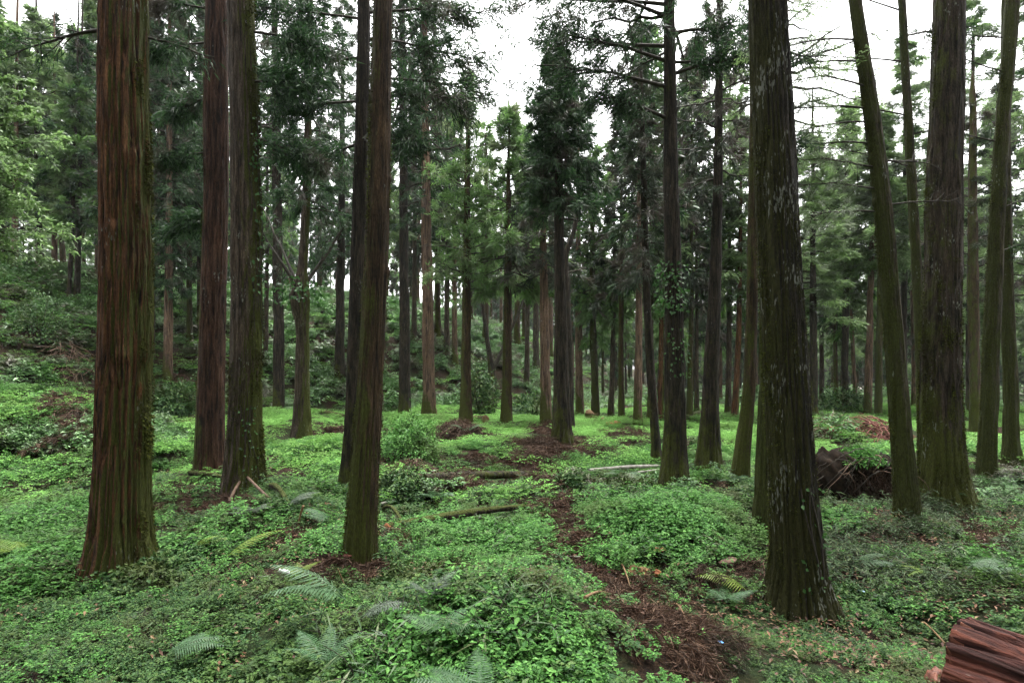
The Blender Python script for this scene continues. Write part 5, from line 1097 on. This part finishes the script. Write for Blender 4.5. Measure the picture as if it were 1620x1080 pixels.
shrub('leafy_shrub', 'feathery bush low behind the reddish collared trunk', 1330, 655, 90, 40, DARKHERB, 2200, 0.24, 0.08, 9)

def root_mass():
    g = gp(1350, 795); g = np.array([(1350 - CX) / FPX * 9.6, 9.6, float(ground_h((1350 - CX) / FPX * 9.6, 9.6)) - 0.22]); root = empty('root_mass', tuple(g)); tag(root, 'upturned root mass of dark soil and roots like a small cave', 'root mass')
    mb = MB(); k = 9.6 / FPX
    for (x, z, rx, rz, ry, s) in [(-38, 42, 34, 52, 36, 1), (-10, 66, 42, 30, 36, 2), (28, 70, 36, 24, 32, 3), (48, 40, 14, 48, 26, 4), (-22, 20, 30, 34, 34, 5), (10, 45, 24, 26, 14, 6)]:
        lump(mb, (x * k, (6 if s == 6 else 0) * k * 3, z * k), (rx * k, ry * k, rz * k), s, 0.17, 60, 40, 0, 2.0)
    mb.build('soil_clod', [SOIL], root)
    rg = np.random.default_rng(4)
    for i in range(30):
        a = rg.uniform(-0.1, 3.24); s = np.linspace(0, 1, 9); c = np.array([rg.normal() * 36 * k, -32 * k + rg.normal() * 6 * k, 74 * k + rg.normal() * 10 * k]); L = rg.uniform(30, 75) * k
        P = c + np.stack([np.cos(a) * L * s, -0.25 * L * np.sin(s * 3), 0.10 * L * s - 0.75 * L * s ** 2], -1); P += np.cumsum(rg.normal(size=P.shape) * 0.012, 0)
        m2 = MB(); tube(m2, P, rg.uniform(0.003, 0.010) * (1 - 0.8 * s) + 0.002, 5, 0); m2.build('root', [TWIG if i % 3 else DEADTWIG], root)
    m3 = MB(); n = 9000; th = rg.uniform(0, 6.28, n); zz = rg.uniform(0.30, 1.0, n); V = np.stack([np.cos(th) * 66 * k * np.sqrt(1.02 - zz ** 2), np.sin(th) * 44 * k * np.sqrt(1.02 - zz ** 2), 96 * k * zz], -1)
    kites(m3, V, rg.normal(size=(n, 3)) * 0.6 + np.array([0, -0.5, -0.6]), 0.11 * rg.uniform(0.5, 1.4, n), 0.006, 0, None, 0.1, 0.3, rg); m3.build('dead_fringe', [DRY], root)
    m4 = MB(); n = 3000; th = rg.uniform(0, 6.28, n); rr = np.sqrt(rg.random(n)); V = np.stack([np.cos(th) * 52 * k * rr, np.sin(th) * 40 * k * rr, 96 * k * np.sqrt(1.05 - rr ** 2 * 0.45)], -1)
    kites(m4, V, rg.normal(size=(n, 3)) + np.array([0, 0, 0.4]), 0.06, 0.03, 0, np.array([0, 0, 1.0]), 0.1, 0.3, rg); m4.build('herb_tuft', [HERB], root)
root_mass()
chunk('split_wood', 'split piece of fresh red wood against the end of the huge log', 1478, 1092, (0.11, 0.05, 0.07), plain_mat('wet_red_wood', (0.06, 0.02, 0.012), (0.20, 0.075, 0.045), 22, 0.6, 0.6), 11, 'wood chunk', 0.25, 0.02, 0.9)

def bottle():
    g = gp(458, 928); root = empty('small_bottle', (g[0], g[1], g[2] + 0.13)); tag(root, 'small white plastic bottle lying on the herbs', 'bottle'); D = nrm(np.array([0.8, 0.35, 0.35]))
    wm = plain_mat('white_plastic', (0.70, 0.70, 0.70), (0.82, 0.82, 0.82), 3, 0.35, 0.0)
    s = np.array([0, .006, .05, .062, .068, .075]); mb = MB(); tube(mb, D * s[:, None], np.array([.012, .019, .019, .013, .009, .009]), 20, 0, True); mb.build('bottle_body', [wm], root)
    c = MB(); s = np.array([.073, .076, .092, .095]) ; tube(c, D * s[:, None], np.array([.011, .013, .013, .010]), 20, 0, True); c.build('bottle_cap', [plain_mat('grey_plastic', (0.5, 0.5, 0.5), (0.6, 0.6, 0.6), 3, 0.4, 0.0)], root)
    root.rotation_euler = (0, 0, math.radians(180))
bottle()
def wrapper(px, py, label, col, s, seed):
    g = gp(px, py); n = 9; rg = np.random.default_rng(seed); u = np.linspace(-1, 1, n); X, Y = np.meshgrid(u, u * 0.7); Z = 0.5 * rg.random((n, n)) * (1 - 0.3 * X ** 2); V = np.stack([X + rg.normal(size=X.shape) * .06, Y + rg.normal(size=X.shape) * .06, Z], -1) * s
    top = V.reshape(-1, 3); bot = top - np.array([0, 0, 0.0015]); i = np.arange(n * n).reshape(n, n); f = np.stack([i[:-1, :-1], i[:-1, 1:], i[1:, 1:], i[1:, :-1]], -1).reshape(-1, 4)
    ed = np.concatenate([i[0], i[1:, -1], i[-1, -2::-1], i[-2:0:-1, 0]]); e2 = np.roll(ed, -1); mb = MB(); mb.add(np.concatenate([top, bot]), np.concatenate([f, f[:, ::-1] + n * n, np.stack([ed, ed + n * n, e2 + n * n, e2], -1)]), 0, False)
    o = mb.build('crumpled_wrapper', [plain_mat('wrapper_film', tuple(c * 0.8 for c in col), col, 20, 0.3, 0.1)], None, (g[0], g[1], g[2] + 0.10)); o.rotation_euler = (0.2, 0.2, rg.uniform(0, 6)); tag(o, label, 'litter')
wrapper(1362, 952, 'crumpled pale blue wrapper in the low herbs past the lichen-flecked trunk', (0.42, 0.60, 0.78), 0.03, 1)
wrapper(1140, 1040, 'crumpled deep blue wrapper on the brown needles at the trail end', (0.13, 0.32, 0.62), 0.022, 2)

# ------------------------------------------------------------------ mist in the far stand
def haze():
    m, t, n, l = new_mat('forest_haze'); v = n.new('ShaderNodeVolumePrincipled'); v.inputs['Color'].default_value = (0.92, 0.96, 1.0, 1); v.inputs['Density'].default_value = 0.00018; v.inputs['Anisotropy'].default_value = 0.2
    o = n.new('ShaderNodeOutputMaterial'); l.new(v.outputs[0], o.inputs['Volume'])
    x0, x1, y0, y1, z0, z1 = -265, 265, -65, 305, -9, 36
    V = [(x0, y0, z0), (x1, y0, z0), (x1, y1, z0), (x0, y1, z0), (x0, y0, z1), (x1, y0, z1), (x1, y1, z1), (x0, y1, z1)]
    mb = MB(); mb.add(V, [(0, 3, 2, 1), (4, 5, 6, 7), (0, 1, 5, 4), (1, 2, 6, 5), (2, 3, 7, 6), (3, 0, 4, 7)]); ob = mb.build('haze', [m]); tag(ob, 'thin white forest mist', kind='stuff')
haze()
